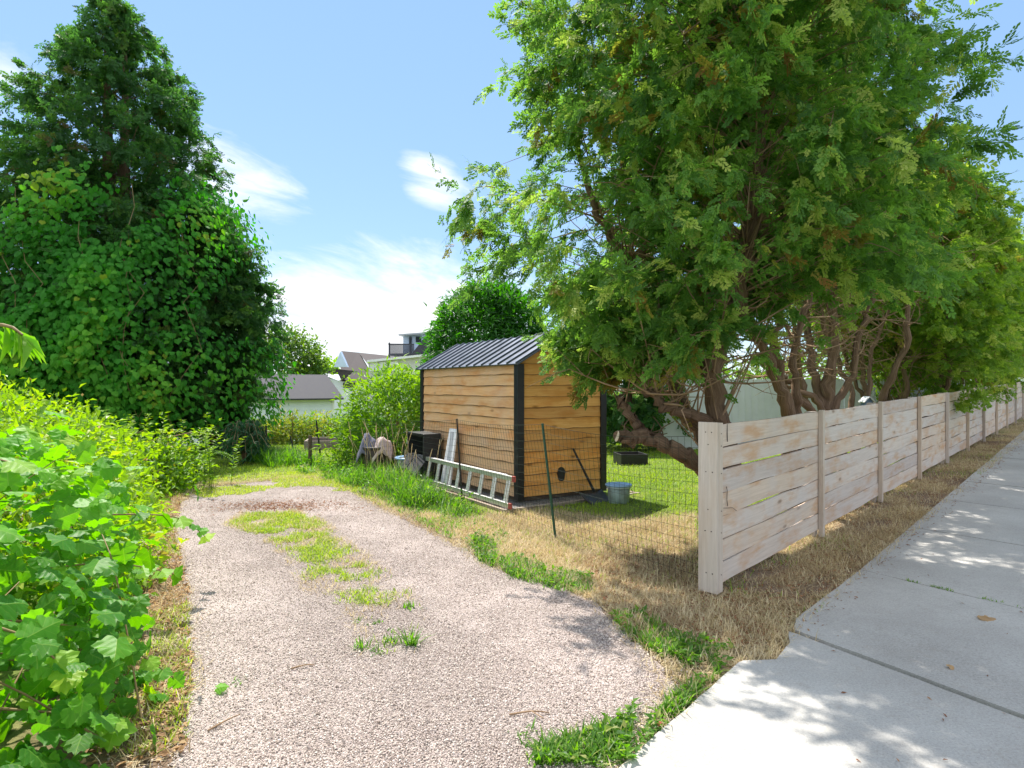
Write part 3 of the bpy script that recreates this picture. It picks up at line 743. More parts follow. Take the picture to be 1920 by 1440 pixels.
c = np.append(G(1160, 949), 0)
t = empty('metal_bucket', c, label='galvanised bucket with a pale blue lid at the shed corner', cat='bucket')
mb = MB(); mb.lathe([(0, 0), (.118, 0), (.122, .02), (.135, .235), (.13, .24), (.1, .05), (0, .05)], c, 28); mb.build('bucket_body', M['galv'], t)
mb = MB(); mb.lathe([(.136, .225), (.147, .228), (.150, .243), (.138, .25)], c, 28); mb.build('rim', M['rim'], t)
mb = MB(); mb.lathe([(.137, .252), (.16, .25), (.163, .264), (.155, .272), (.135, .266), (.12, .258), (.0, .262)], c, 28); mb.build('lid', M['bluelid'], t)
hp = [c + [.142 * math.cos(a), -.02, .215 - .16 * math.sin(a) * .55] for a in np.linspace(0, .9, 4)]
mb = MB(); mb.tube([c + [.15, -.01, .21], c + [.172, -.02, .17], c + [.172, -.03, .09], c + [.145, -.035, .06]], .004, 6); mb.build('handle', M['rustpost'], t)

t = empty('snow_shovel', G(1112, 942).tolist() + [0], label='black snow shovel leaning against the golden shed wall', cat='shovel')
hb = np.append(G(1114, 936), .1); ht = O3 + A3 * .80 - B3 * .045 + z3 * .66
mb = MB(); mb.tube([ht, ht * .66 + hb * .34, ht * .3 + hb * .7, hb], [.013, .014, .016, .02], 8); mb.build('shaft', M['blackplastic'], t)
mb = MB(); bcn = np.append(G(1120, 948), 0); n = 9; V = []
for q in range(n):
    f = q / (n - 1); 
    for a in range(5):
        g_ = a / 4 - .5
        V.append(bcn + A3 * (g_ * .36) + B3 * ((f - .5) * .26) + z3 * (.02 + .11 * f * f + .04 * (abs(g_) * 2) ** 3))
ii = np.arange(n - 1)[:, None] * 5; jj = np.arange(4)[None]
mb.add(V, np.stack([ii + jj, ii + jj + 1, ii + 5 + jj + 1, ii + 5 + jj], -1).reshape(-1, 4), smooth=True)
o = mb.build('blade', M['blackplastic'], t); s = o.modifiers.new('thick', 'SOLIDIFY'); s.thickness = .008

c = np.append(G(1191, 876), 0)
t = empty('planter_box', c, label='low black square planter box alone on the lawn', cat='planter')
mb = MB(); d = .50; hh = .235; o_ = c + np.array([-.25, 0, -.01]); ax, ay = np.array([.99, .13, 0]), np.array([-.13, .99, 0])
mb.box(o_, ax * d, ay * .022, z3 * hh); mb.box(o_ + ay * (d - .022), ax * d, ay * .022, z3 * hh)
mb.box(o_ + ay * .023, ax * .022, ay * (d - .046), z3 * hh); mb.box(o_ + ax * (d - .022) + ay * .023, ax * .022, ay * (d - .046), z3 * hh)
mb.build('box_sides', M['blackplastic'], t, bevel=.004)
mb = MB(); mb.box(o_ + ax * .023 + ay * .023 + z3 * .02, ax * (d - .046), ay * (d - .046), z3 * .12); mb.build('soil', M['stump'], t)

# ------------------------------------------------------------------ wire garden fence
wf = empty('wire_fence', (.42, 5.81, 0), label='thin wire mesh garden fence on leaning posts in front of the shed', cat='wire fence')
line = [np.array([1.325, 4.36]), np.array([.42, 5.83]), np.array([-.60, 7.45]), np.array([-1.63, 9.45]), np.array([-3.72, 11.3]), np.array([-4.95, 12.35]), np.array([-7.0, 13.0])]
tops = [1.10, 1.09, 1.05, .95, .8, .7, .6]
leanv = [np.zeros(2), np.array([-.13, .02]), np.array([-.07, 0]), np.array([-.05, .0]), np.array([0, 0]), np.array([0, 0.]), np.array([0, 0.])]
mb = MB()
hz = []
for sgi in range(len(line) - 1):
    a0, a1 = line[sgi], line[sgi + 1]; L = np.linalg.norm(a1 - a0); nv = int(L / .055)
    nh = 14
    def pt(f, k):
        p = a0 + (a1 - a0) * f; H_ = tops[sgi] * (1 - f) + tops[sgi + 1] * f
        ln = leanv[sgi] * (1 - f) + leanv[sgi + 1] * f
        sag = .05 * math.sin(f * math.pi) * (1 if sgi == 0 else .6)
        wv = .05 * (vnoise(f * L + sgi * 7, k * .25, 1.3) - .5)
        hk = k / (nh - 1); z = .02 + (H_ - .02 - sag) * hk
        nrm = np.array([-(a1 - a0)[1], (a1 - a0)[0]]) / L
        q = p + ln * hk + nrm * (wv + .06 * math.sin(f * math.pi) * (hk - .5))
        return (q[0], q[1], z)
    rad = .0013 if sgi < 3 else .0016
    for k in range(nh):
        mb.tube([pt(f, k) for f in np.linspace(0, 1, 14)], rad * (1.5 if k in (0, nh - 1) else 1), 3, cap=False)
    if sgi < 4:
        for v in range(nv + 1):
            mb.tube([pt(v / nv, k) for k in (0, 5, 9, nh - 1)], rad, 3, cap=False)
mb.build('wire_mesh', M['wire'], wf)
def stake(p, ln, h, r, mat, name='post'):
    mb = MB(); b0 = np.append(p, -.05); tp = np.append(p + ln * 1.0, h)
    mb.tube([b0, b0 * .5 + tp * .5, tp], [r * 1.0, r, r * .95], 6, smooth=False)
    for q in range(7):
        f = .15 + .12 * q; c_ = b0 * (1 - f) + tp * f
        mb.box(c_ + [-r * .3, -r * 1.8, 0], [r * .6, 0, 0], [0, r * .9, 0], [0, 0, .02])
    return mb.build(name, mat, wf)
stake(line[1], leanv[1], 1.10, .014, M['greenpost'])
stake(line[2], leanv[2], 1.06, .012, M['rustpost'])
stake(line[3], leanv[3], .62, .009, M['rustpost'])
stake(line[4], leanv[4], .55, .035, M['stump'])
stake(line[5], leanv[5], .66, .02, M['rustpost'])
for (p0, p1, Z, lab) in (((544, 818), (554, 858), 12.6, 'thin leaning garden stake on the back lawn left of the raised bed'), ((593, 788), (601, 852), 12.9, 'tall thin upright garden stake just before the raised wooden bed')):
    a_ = W(*p1, Z); a_[2] = -.03; t_ = W(*p0, Z)
    mb = MB(); mb.tube([a_, t_], [.02, .016], 6); o = mb.build('garden_stake', M['rustpost'], origin=a_); tag(o, lab, 'stake', 'stakes on the back lawn')

#@@BACK
# ------------------------------------------------------------------ background: bed, fence, houses
t = empty('raised_garden_bed', (-4.3, 14.2, 0), label='raised wooden plank garden bed on the back lawn', cat='garden bed')
mb = MB(); o_ = np.array([-4.75, 14.0, -.05]); ax, ay = np.array([.98, .2, 0]), np.array([-.2, .98, 0])
for (s_, d1, d2) in ((o_, ax * 1.5, ay * .05), (o_ + ay * 1.1, ax * 1.5, ay * .05), (o_ + ay * .051, ax * .05, ay * 1.048), (o_ + ay * .051 + ax * 1.45, ax * .05, ay * 1.048)):
    mb.box(s_, d1, d2, z3 * .13); mb.box(s_ + z3 * .135, d1, d2, z3 * .12)
mb.build('plank_sides', M['garden'], t)
mb = MB(); mb.box(o_ + ax * .051 + ay * .051, ax * 1.398, ay * 1.048, z3 * .17); mb.build('soil', M['stump'], t)

t = empty('vinyl_fence', (5, 14, 0), label='white vinyl panel fence seen between the cedar trunks', cat='fence')
for q in range(5):
    xa = 3.4 + q * 1.42
    mb = MB(); mb.box([xa, 13.9 + q * .05, 0], [1.36, .05, 0], [0, .03, 0], [0, 0, 1.62]); 
    for k in range(9): mb.box([xa + .02 + k * .15, 13.893 + q * .05, .1], [.004, 0, 0], [0, .006, 0], [0, 0, 1.45])
    mb.build('panel', M['vinyl'], t)
    mb = MB(); mb.box([xa - .058, 13.86 + q * .05, 0], [.115, 0, 0], [0, .115, 0], [0, 0, 1.72]); mb.build('post', M['vinyl'], t, bevel=.005)
# birdhouse
c = W(1625, 757, 9.6)
t = empty('birdhouse', (c[0], c[1], 0), label='small blue birdhouse with white peaked roof just above the fence top', cat='birdhouse')
mb = MB(); mb.tube([(c[0], c[1], gh(c[0], c[1])), (c[0], c[1], c[2] - .06)], .02, 8); mb.build('pole', M['stump'], t)
mb = MB(); mb.box(c + [-.06, -.06, -.06], [.12, 0, 0], [0, .12, 0], [0, 0, .10])
mb.add([c + v for v in np.array([[-.06, -.06, .04], [.06, -.06, .04], [0, -.06, .10], [-.06, .06, .04], [.06, .06, .04], [0, .06, .10]])], [[0, 1, 2], [5, 4, 3]]); mb.build('house_body', M['bird'], t)
mb = MB()
for sg_ in (-1, 1): mb.box(c + [0, -.09, .105], [sg_ * .085, 0, -.085], [0, .18, 0], [0, 0, .012])
mb.build('peaked_roof', M['whitetrim'], t)
mb = MB(); mb.tube([c + [0, -.066, .0], c + [0, -.061, .0]], .018, 12); mb.box(c + [-.075, -.08, -.075], [.15, 0, 0], [0, .16, 0], [0, 0, .014]); mb.build('entrance_and_base', M['whitetrim'], t)

def tri_prism(mb, pts, ext, mi=0):
    pts = [np.asarray(p, float) for p in pts]; n = len(pts); ext = np.asarray(ext, float)
    V = pts + [p + ext for p in pts]
    F = [list(range(n)), list(range(n, 2 * n))[::-1]] + [[k, k + n, (k + 1) % n + n, (k + 1) % n] for k in range(n)]
    nr = np.cross(pts[1] - pts[0], pts[2] - pts[0])
    if nr @ ext > 0: F = [f[::-1] for f in F]
    mb.add(V, F, mi)
# garage
gO = np.array([-8.75, 30.0, -2.4]); gz = .90
t = empty('garage', gO, label='white garage with dark shingle roof half hidden by the big left tree', cat='garage')
WL, DP = 7.5, 5.2
mb = MB(); mb.box(gO, -A3 * WL, B3 * DP, z3 * (gz + 2.4))
tri_prism(mb, [gO + z3 * (gz + 2.4), gO + B3 * DP + z3 * (gz + 2.4), gO + B3 * DP / 2 + z3 * (gz + 2.4 + 1.05)], -A3 * WL)
for q in range(18): mb.box(gO - B3 * .012 + z3 * (.2 + q * .18), -A3 * WL, B3 * .012, z3 * .012)
mb.build('wall', M['siding'], t)
mb = MB(); e = .35
for s_ in (0, 1):
    d = B3 if s_ == 0 else -B3; st = gO + (B3 * DP if s_ else 0) - d * e + A3 * .42 + z3 * (2.4 + gz - e * .40 + .06)
    mb.box(st, -A3 * (WL + .8), d * (DP / 2 + e) + z3 * (.404 * (DP / 2 + e)), z3 * .07)
ro = mb.build('roof', M['shingle'], t)
mb = MB()
for s_ in (0, 1):
    d = B3 if s_ == 0 else -B3; st = gO + (B3 * DP if s_ else 0) - d * e + A3 * .425 + z3 * (2.4 + gz - e * .40 - .10)
    mb.box(st, A3 * .04, d * (DP / 2 + e) + z3 * (.404 * (DP / 2 + e)), z3 * .22)
mb.build('rake_board', M['darktrim'], ro)
mb = MB(); mb.box(gO - B3 * (e + .03) + A3 * .4 + z3 * (2.4 + gz - .20), -A3 * (WL + .8), B3 * .03, z3 * .14); mb.build('gutter', M['whitetrim'], ro)
mb = MB(); mb.box(gO - B3 * .04 - A3 * .05 + z3 * .3, A3 * .10, B3 * .03, z3 * (gz + 2.1)); mb.build('corner_board', M['whitetrim'], t)

# house behind (dark roof, white gable, chimneys)
Zh = 45.
def wall_quad(mb, pts, depth, mi=0): tri_prism(mb, [W(px, py, Zh + dz) for px, py, dz in pts], np.array([0, depth, 0.]), mi)
t = empty('dark_roof_house', (-12, Zh, -2.5), label='white house with dark steep roof, gable and two chimneys behind the garage', cat='house')
mb = MB(); wall_quad(mb, [(634, 713, 0), (700, 708, 0), (700, 850, 0), (600, 850, 0), (600, 700, 0)], 7); mb.build('wall', M['siding'], t)
mb = MB(); wall_quad(mb, [(640, 658, 3), (672, 661, 3), (704, 716, -.5), (638, 715, -.5)], .4)
wall_quad(mb, [(672, 661, 3.2), (740, 668, 3.2), (752, 700, -.2), (704, 700, -.2)], .4)
wall_quad(mb, [(600, 700, -.6), (630, 692, -.6), (662, 695, -.6), (640, 714, -.7), (632, 697, -.7), (612, 700, -.7)], .4)
ro = mb.build('roof', M['shingle2'], t)
mb = MB(); wall_quad(mb, [(638, 659, -.8), (651, 688, -.8), (626, 688, -.8)], .5); mb.build('gable', M['sidingblue'], t)
mb = MB(); wall_quad(mb, [(676, 668, -.9), (690, 682, -1.0), (697, 697, -1.0), (697, 712, -1.0), (690, 700, -1.0), (676, 676, -1)], .2); mb.build('fascia', M['darktrim'], ro)
mb = MB(); wall_quad(mb, [(603, 699, -1.1), (631, 692, -1.1), (634, 696, -1.1), (632, 704, -1.1), (640, 716, -1.1), (636, 717, -1.1), (620, 700, -1.1)], .2); mb.build('fascia', M['darktrim'], ro)
for (x0, x1, y0, y1, mt, cap) in ((661, 669, 643, 662, 'chim', 1), (682, 685, 651, 664, 'chim', 0), (616, 624, 674, 696, 'brick', 0)):
    mb = MB(); wall_quad(mb, [(x0, y0, 1), (x1, y0, 1), (x1, y1, 1), (x0, y1, 1)], .6)
    if cap: wall_quad(mb, [(x0 - 1, y0 + 3, .8), (x1 + 1, y0 + 3, .8), (x1 + 1, y0 + 5.5, .8), (x0 - 1, y0 + 5.5, .8)], 1); wall_quad(mb, [(x0 + 2, y0 - 3, 1.1), (x1 - 2, y0 - 3, 1.1), (x1 - 2, y0, 1.1), (x0 + 2, y0, 1.1)], .3)
    mb.build('chimney', M[mt], ro)
mb = MB(); wall_quad(mb, [(643, 718, -.1), (667, 718, -.1), (667, 727, -.1), (643, 727, -.1)], .1); fr = mb.build('window', M['shingle2'], t)
mb = MB(); wall_quad(mb, [(640, 715.5, -.16), (670, 715.5, -.16), (670, 717.5, -.16), (640, 717.5, -.16)], .2); wall_quad(mb, [(655, 718, -.14), (656, 718, -.14), (656, 727, -.14), (655, 727, -.14)], .05); mb.build('frame', M['whitetrim'], fr)

Zh = 38.
t = empty('flat_roof_house', (-8, Zh, -2.5), label='pale house with flat roof, ribbon windows and rooftop deck beside the round evergreen', cat='house')
mb = MB(); wall_quad(mb, [(691, 676, 0), (830, 662, 0), (830, 850, 0), (691, 850, 0)], 8); mb.build('wall', M['beige'], t)
mb = MB(); wall_quad(mb, [(688, 675, -.3), (835, 660, -.3), (835, 664, -.3), (688, 679.5, -.3)], 8.5); ro = mb.build('roof', M['whitetrim'], t)
for (x0, x1) in ((695, 706), (713, 725), (732, 744)):
    mb = MB(); wall_quad(mb, [(x0 - 1.5, 678.5, -.08), (x1 + 1.5, 677.5, -.08), (x1 + 1.5, 696, -.08), (x0 - 1.5, 696, -.08)], .1); fr = mb.build('window', M['whitetrim'], t)
    mb = MB(); wall_quad(mb, [(x0, 680.5, -.12), (x1, 679.5, -.12), (x1, 694.5, -.12), (x0, 694.5, -.12)], .06); mb.build('pane', M['glass'], fr)
mb = MB(); wall_quad(mb, [(756, 627, 2.5), (815, 624, 2.5), (815, 668, 2.5), (756, 668, 2.5)], 5); mb.build('tower_room', M['sidingblue'], t)
mb = MB(); wall_quad(mb, [(747, 626.5, 2.0), (820, 621, 2.0), (820, 624, 2.0), (747, 629, 2.0)], 6); mb.build('tower_roof', M['greystrip'], t)
for (x0, x1, y0, y1) in ((767, 772, 631, 660), (779.5, 789.5, 631, 641)):
    mb = MB(); wall_quad(mb, [(x0, y0, 2.4), (x1, y0, 2.4), (x1, y1, 2.4), (x0, y1, 2.4)], .06); mb.build('window', M['glass'], t)
mb = MB()
for q in range(24):
    x = 729 + q * 2.0; yb = 664 - (x - 729) * .02
    wall_quad(mb, [(x, 646.5 - (2 if q in (8, 9) else 0), .9), (x + 1.3, 646.5, .9), (x + 1.3, yb, .9), (x, yb, .9)], .05)
wall_quad(mb, [(728, 644, .85), (776, 644.5, .85), (776, 646.5, .85), (728, 646.5, .85)], .1)
wall_quad(mb, [(728, 663, .8), (780, 662, .8), (780, 666, .8), (728, 667, .8)], 2)
wall_quad(mb, [(728.5, 642, .85), (730.5, 642, .85), (730.5, 674, .85), (728.5, 674, .85)], .15)
mb.build('deck_railing', M['darktrim'], t)
mb = MB(); wall_quad(mb, [(768, 668, .6), (800, 628, .6), (822, 624, .6), (822, 668, .6)], .3); mb.build('side_roof', M['shingle'], t)
Zh = 60.
t = empty('distant_house', (-20, Zh, -2.5), label='far pale house roof seen through leaves above the garage', cat='house')
mb = MB(); wall_quad(mb, [(560, 694, 0), (612, 694, 0), (612, 800, 0), (560, 800, 0)], 6); mb.build('wall', M['siding'], t)
mb = MB(); wall_quad(mb, [(555, 694, -.5), (616, 690, -.5), (606, 682, 2.5), (565, 682, 2.5)], .4); mb.build('roof', M['greystrip'], t)

#@@TREES
# ------------------------------------------------------------------ foliage templates
def leaf2(l=1., w=.5, fold=.12):   # folded diamond: 2 quads
    return np.array([(0, 0, 0), (.35 * l, w / 2, fold * w), (l, 0, -.08 * l), (.35 * l, -w / 2, fold * w), (.55 * l, 0, -.02)]), np.array([(0, 4, 2, 1)[::-1], (0, 3, 2, 4)[::-1]])
def spray_t(npair=6, w=.05, sub=1, ll=.34):
    """flat lacy cedar frond: short blunt twigs in pairs along a stalk"""
    V = []; F = []
    def q(o, ang, L, w, tilt):
        o = np.array(o, float); d = np.array([math.cos(ang), math.sin(ang), tilt]); s_ = np.cross([0, 0, 1.], d); s_ /= np.linalg.norm(s_)
        k = len(V)
        V.extend([o, o + d * L * .7 + s_ * w, o + d * L, o + d * L * .7 - s_ * w]); F.append((k, k + 3, k + 2, k + 1))
        return o + d * L * .5
    bend = rs.uniform(-.25, .25)
    for a in range(npair):
        x = .06 + a * .80 / npair
        for sg_ in (-1, 1):
            ang = sg_ * rs.uniform(.5, .95) + bend * x; L = ll * (1.1 - .6 * x) * rs.uniform(.6, 1.25)
            o_ = (x + .05 * (sg_ > 0), bend * x * x, -.10 * x * x)
            m_ = q(o_, ang, L, w, rs.uniform(-.35, .15))
            if sub and a < npair - 2: q(m_, ang * .45, L * .6, w * .85, -.1)
    q((.72, bend * .5, -.06), bend, .32, w, -.2)
    return np.array(V), np.array(F)
SPRAYS = [spray_t(5, .062, 1), spray_t(6, .056, 1), spray_t(5, .07, 0, .4), spray_t(6, .06, 1, .3)]
SPRAY_FAR = [spray_t(4, .075, 0, .42), spray_t(5, .065, 0, .38), spray_t(3, .09, 1, .42)]
def heart():
    a = np.linspace(0, 2 * math.pi, 10)[:-1]
    V = [(.35, 0, .05)]
    out = [(0, 0), (-.14, .22), (.05, .46), (.4, .46), (.72, .25), (1.05, 0), (.72, -.25), (.4, -.46), (.05, -.46), (-.14, -.22)]
    V += [(x, y, -.28 * abs(y)) for x, y in out]
    n = len(out); F = [(0, 1 + k, 1 + (k + 1) % n)[::-1] for k in range(n)]
    return np.array(V), np.array(F)
HEART = heart()
def grape_leaf():
    half = [(0, .0), (-.20, .12), (-.24, .30), (-.06, .44), (-.05, .55), (.12, .60), (.22, .72), (.34, .58), (.40, .44), (.50, .54), (.62, .48), (.68, .34), (.80, .30), (.84, .16), (1.02, .0)]
    def z(x, y): return .06 - .34 * abs(y) ** 1.5 - .34 * max(0, x - .35) ** 2 + .045 * math.sin(9 * math.atan2(y, x - .1))
    V = []; F = []
    for sg_ in (1, -1):
        k = len(V)
        V.append((.12, 0, .05)); V.append((.45, 0, .06)); V.append((.75, 0, .02))
        V += [(x, sg_ * y, z(x, y)) for x, y in half]
        m_ = k + 3; nh = len(half)
        for q in range(nh - 1):
            c = k if q < 7 else (k + 1 if q < 11 else k + 2)
            f = (c, m_ + q, m_ + q + 1); F.append(f if sg_ < 0 else f[::-1])
        f = (k, m_ + 7, k + 1); F.append(f if sg_ < 0 else f[::-1])
        f = (k + 1, m_ + 11, k + 2); F.append(f if sg_ < 0 else f[::-1])
    return np.array(V), np.array(F)
GRAPE = grape_leaf()
BLADE = (np.array([(-.5, 0, 0), (.5, 0, 0), (-.4, .12, .5), (.4, .12, .5), (0, .38, .95)]), np.array([(0, 1, 2), (1, 3, 2), (2, 3, 4)]))

def curve(pts, n=10):
    pts = np.asarray(pts, float); k = len(pts); t = np.linspace(0, k - 1, n); i_ = np.clip(t.astype(int), 0, k - 2); f = (t - i_)[:, None]
    p0 = pts[np.maximum(i_ - 1, 0)]; p1 = pts[i_]; p2 = pts[i_ + 1]; p3 = pts[np.minimum(i_ + 2, k - 1)]
    return .5 * (2 * p1 + (p2 - p0) * f + (2 * p0 - 5 * p1 + 4 * p2 - p3) * f ** 2 + (3 * p1 - p0 - 3 * p2 + p3) * f ** 3)

def cedar_mesh(seed, stems, axis, prof, nb, nbl, nsp, spray, size, *rest, tips=(), **kw):
    return cedar_mesh_(seed, stems, axis, prof, nb, nbl, nsp, spray, size, *rest, tips=tips, **kw)
def cedar_mesh_(seed, stems, axis, prof, nb, nbl, nsp, spray, size, zfun=None, squash=None, droop=.35, twigs=True, twz=None, ntw=60, prune=None, tips=()):
    """returns trunk MB, twig MB, crown MB. prof: [(z, r)], axis xy at crown centre"""
    global rs
    rs = np.random.RandomState(seed)
    tr, tw, cr = MB(), MB(), MB()
    C = []
    for P, R in stems:
        n = max(8, len(P) * 5); Pc = curve(P, n); Rc = np.interp(np.linspace(0, 1, n), np.linspace(0, 1, len(R)), R)
        Pc[1:-1] += rs.normal(size=(n - 2, 3)) * .018; Rc = Rc * rs.uniform(.86, 1.14, n)
        tr.tube(Pc, Rc, 10, rnd=rs.rand()); C.append(Pc)
    allp = np.concatenate(C)
    pz = np.array([p[0] for p in prof]); pr = np.array([p[1] for p in prof])
    zs = np.linspace(pz[0], pz[-1], 200); wgt = np.interp(zs, pz, pr) ** 1.3 + .06; wgt /= wgt.sum()
    P_, D_, S_, RND = [], [], [], []
    for b_ in range(nb + len(tips)):
        z = rs.choice(zs, p=wgt); ang = rs.uniform(0, 2 * math.pi); r = np.interp(z, pz, pr) * rs.uniform(.66, 1.02)
        if squash: r *= squash(ang)
        dirv = np.array([math.cos(ang), math.sin(ang), 0])
        tip = np.array([axis[0], axis[1], z]) + dirv * r
        if zfun and tip[2] < zfun(ang): tip[2] = zfun(ang) + rs.uniform(0, .5)
        if b_ >= nb: tip = np.array(tips[b_ - nb], float); z = tip[2]; r = max(.6, np.hypot(*(tip[:2] - np.array(axis))))
        tgt = np.array([axis[0] + rs.normal() * .45, axis[1] + rs.normal() * .45, z - .25 * r + rs.normal() * .35]); st = allp[np.argmin(((allp - tgt) ** 2 * [1, 1, .6]).sum(1))]
        mid = st * .45 + tip * .55 + [0, 0, .10 * r + .1]
        end = tip + np.array([0, 0, -droop * .3 * rs.rand()])
        bc_ = curve([st, mid + rs.normal(size=3) * .10 * r, end], 9)
        L = np.linalg.norm(end - st)
        tw.tube(bc_[:-1], np.linspace(.004 + .0025 * L, .002, 8), 4, rnd=rs.rand(), cap=False)
        bt = rs.normal() * .12
        for q in range(nbl):
            f = 1 - rs.rand() ** 1.25 * .82
            k = min(7, int(f * 8)); fr = f * 8 - k
            p = bc_[k] * (1 - fr) + bc_[k + 1] * fr
            tg = bc_[k + 1] - bc_[k]; tg /= np.linalg.norm(tg) + 1e-6
            sd = np.cross(tg, [0, 0, 1]) * rs.choice([-1, 1]); 
            bd = tg * rs.uniform(.4, 1.1) + sd * rs.uniform(.1, 1.0) + np.array([0, 0, rs.uniform(-.55, .45)]); bd /= np.linalg.norm(bd)
            bl = rs.uniform(.12, .36) * (.6 + .5 * min(r, 1.6))
            ns = max(2, int(nsp * rs.uniform(.6, 1.3)))
            ff = rs.rand(ns) * .9 + .1
            pp = p + bd * (ff * bl)[:, None]; pp[:, 2] -= droop * (ff * bl) ** 2 * .9
            dd = bd * .8 + rs.normal(size=(ns, 3)) * .42 + np.array([0, 0, -droop * 1.0])
            P_.append(pp); D_.append(dd); S_.append(size * rs.uniform(.65, 1.25, ns)); u_ = rs.rand(); RND.append(rs.uniform(.97, 1, ns) if u_ < .035 else (np.clip(rs.uniform(.78, .95, ns), 0, .95) if u_ < .14 else np.clip(rs.uniform(.05, .55) + bt + rs.normal(size=ns) * .14 + (rs.rand(ns) < .10) * .35, 0, .9)))
    P_ = np.concatenate(P_); D_ = np.concatenate(D_); S_ = np.concatenate(S_); RND = np.concatenate(RND)
    if prune is not None:
        cut = np.zeros(len(P_), bool)
        for a_ in prune: cut |= (np.abs(P_[:, 2] - a_[2]) < .16) & (np.abs(P_[:, 0] - a_[0] - (P_[:, 1] - a_[1]) * .3) < .15) & (P_[:, 1] < a_[1])
        kp = ~(cut & (rs.rand(len(P_)) < .85)); P_, D_, S_, RND = P_[kp], D_[kp], S_[kp], RND[kp]
    R_ = frames(D_, np.array([0, -.25, .45]) + rs.normal(size=P_.shape) * .75)
    for q, sp_ in enumerate(spray if isinstance(spray, list) else [spray]):
        k_ = len(spray) if isinstance(spray, list) else 1
        scatter(cr, sp_[0], sp_[1], P_[q::k_], R_[q::k_], S_[q::k_], RND[q::k_])
    if twigs:
        tz = twz or (1.2, 2.6)
        for q in range(ntw):
            cand = allp[(allp[:, 2] > tz[0]) & (allp[:, 2] < tz[1])]
            if not len(cand): break
            st = cand[rs.randint(len(cand))]; d = randdir(1)[0]; d[2] = abs(d[2]) * .6 - .1; L = rs.uniform(.3, .95)
            pts = [st, st + d * L * .5 + rs.normal(size=3) * .06, st + d * L + rs.normal(size=3) * .12 + [0, 0, .08]]
            cc_ = curve(pts, 6); tw.tube(cc_, np.linspace(.011, .004, 6), 4, rnd=rs.rand(), cap=False)
            for z_ in range(3):
                s2 = cc_[rs.randint(2, 6)]; d2 = d * .6 + randdir(1)[0] * .8
                tw.tube([s2, s2 + d2 * .14, s2 + d2 * .28 + rs.normal(size=3) * .04], [.005, .0035, .002], 3, cap=False)
    rs = np.random.RandomState(seed + 1)
    return tr, tw, cr
def cedar(label, base, meshes, leaf='cedar', group=None, name='cedar_tree', extra=None):
    t = empty(name, base, label=label, cat='tree', group=group)
    if leaf == 'cedar_dark' and meshes[1].V:      # thin inner limbs are one with these trunks
        a_, b_ = meshes[0], meshes[1]
        a_.F += [f + a_.n for f in b_.F]; a_.V += b_.V; a_.M += b_.M; a_.S += b_.S; a_.R += b_.R; a_.GC += b_.GC; a_.n += b_.n; b_.V = []
    o = meshes[0].build('trunk', [M['bark'], M['cut']], t)
    if len(meshes[1].V): meshes[1].build('bare_branches', M['twig'], t)
    meshes[2].build('crown', M[leaf], t)
    return t

# big near cedar at the fence end
b0 = np.array([1.98, 5.6, 0])
B = lambda *l: [b0 + [0, 0, -.05]] + [W(*p) for p in l]
stems = [
 (B((1366, 860, 5.55), (1347, 785, 5.5), (1336, 700, 5.5), (1360, 620, 5.5), (1386, 555, 5.5), (1404, 440, 5.5), (1418, 320, 5.6), (1425, 150, 5.7)) + [np.array([2.25, 5.8, 5.4]), np.array([2.2, 5.85, 7.3])], [.13, .10, .095, .09, .088, .085, .08, .07, .06, .05, .015]),
 (B((1345, 870, 5.7), (1300, 800, 5.8), (1262, 725, 6.0), (1240, 640, 6.1), (1195, 520, 6.2), (1140, 430, 6.2), (1105, 360, 6.2), (1080, 230, 6.2)), [.10, .075, .068, .062, .055, .05, .042, .035, .02]),
 ([W(1240, 640, 6.1), W(1225, 540, 6.3), W(1205, 450, 6.4), W(1180, 330, 6.4), W(1165, 250, 6.4), W(1160, 60, 6.5)], [.07, .06, .055, .05, .04, .02]),
 (B((1350, 905, 5.5), (1310, 872, 5.4), (1262, 842, 5.3), (1215, 822, 5.3), (1180, 823, 5.27), (1157, 818, 5.25)), [.13, .09, .075, .062, .058, .055, .052]),
 ([W(1352, 800, 5.45), W(1318, 787, 5.4), W(1275, 772, 5.35), W(1240, 755, 5.33), W(1211, 734, 5.33)], [.06, .052, .046, .042, .040]),
 ([W(1222, 826, 5.45), W(1200, 800, 5.5), W(1180, 772, 5.52), W(1164, 745, 5.52)], [.05, .043, .038, .036]),
]
def zf1(a): 
    c = math.cos(a)
    return 1.55 if c < -.45 else (1.85 if math.sin(a) < .2 and c < .2 else 2.35)
def sq1(a):
    return (1.0 - .15 * max(0, -math.cos(a))) - .32 * max(0, -math.sin(a)) ** 1.5 - .45 * max(0, math.sin(a)) - .2 * max(0, math.cos(a) * .72 + math.sin(a) * .3)
PRUNE = curve([W(1386, 555, 5.5), W(1404, 440, 5.5), W(1416, 335, 5.6)], 10)
PRUNE = np.concatenate([PRUNE, curve([W(1195, 520, 6.2), W(1140, 430, 6.2), W(1105, 360, 6.2)], 8), curve([W(1347, 785, 5.5), W(1336, 690, 5.5)], 5)])
r_ = np.random.RandomState(3)
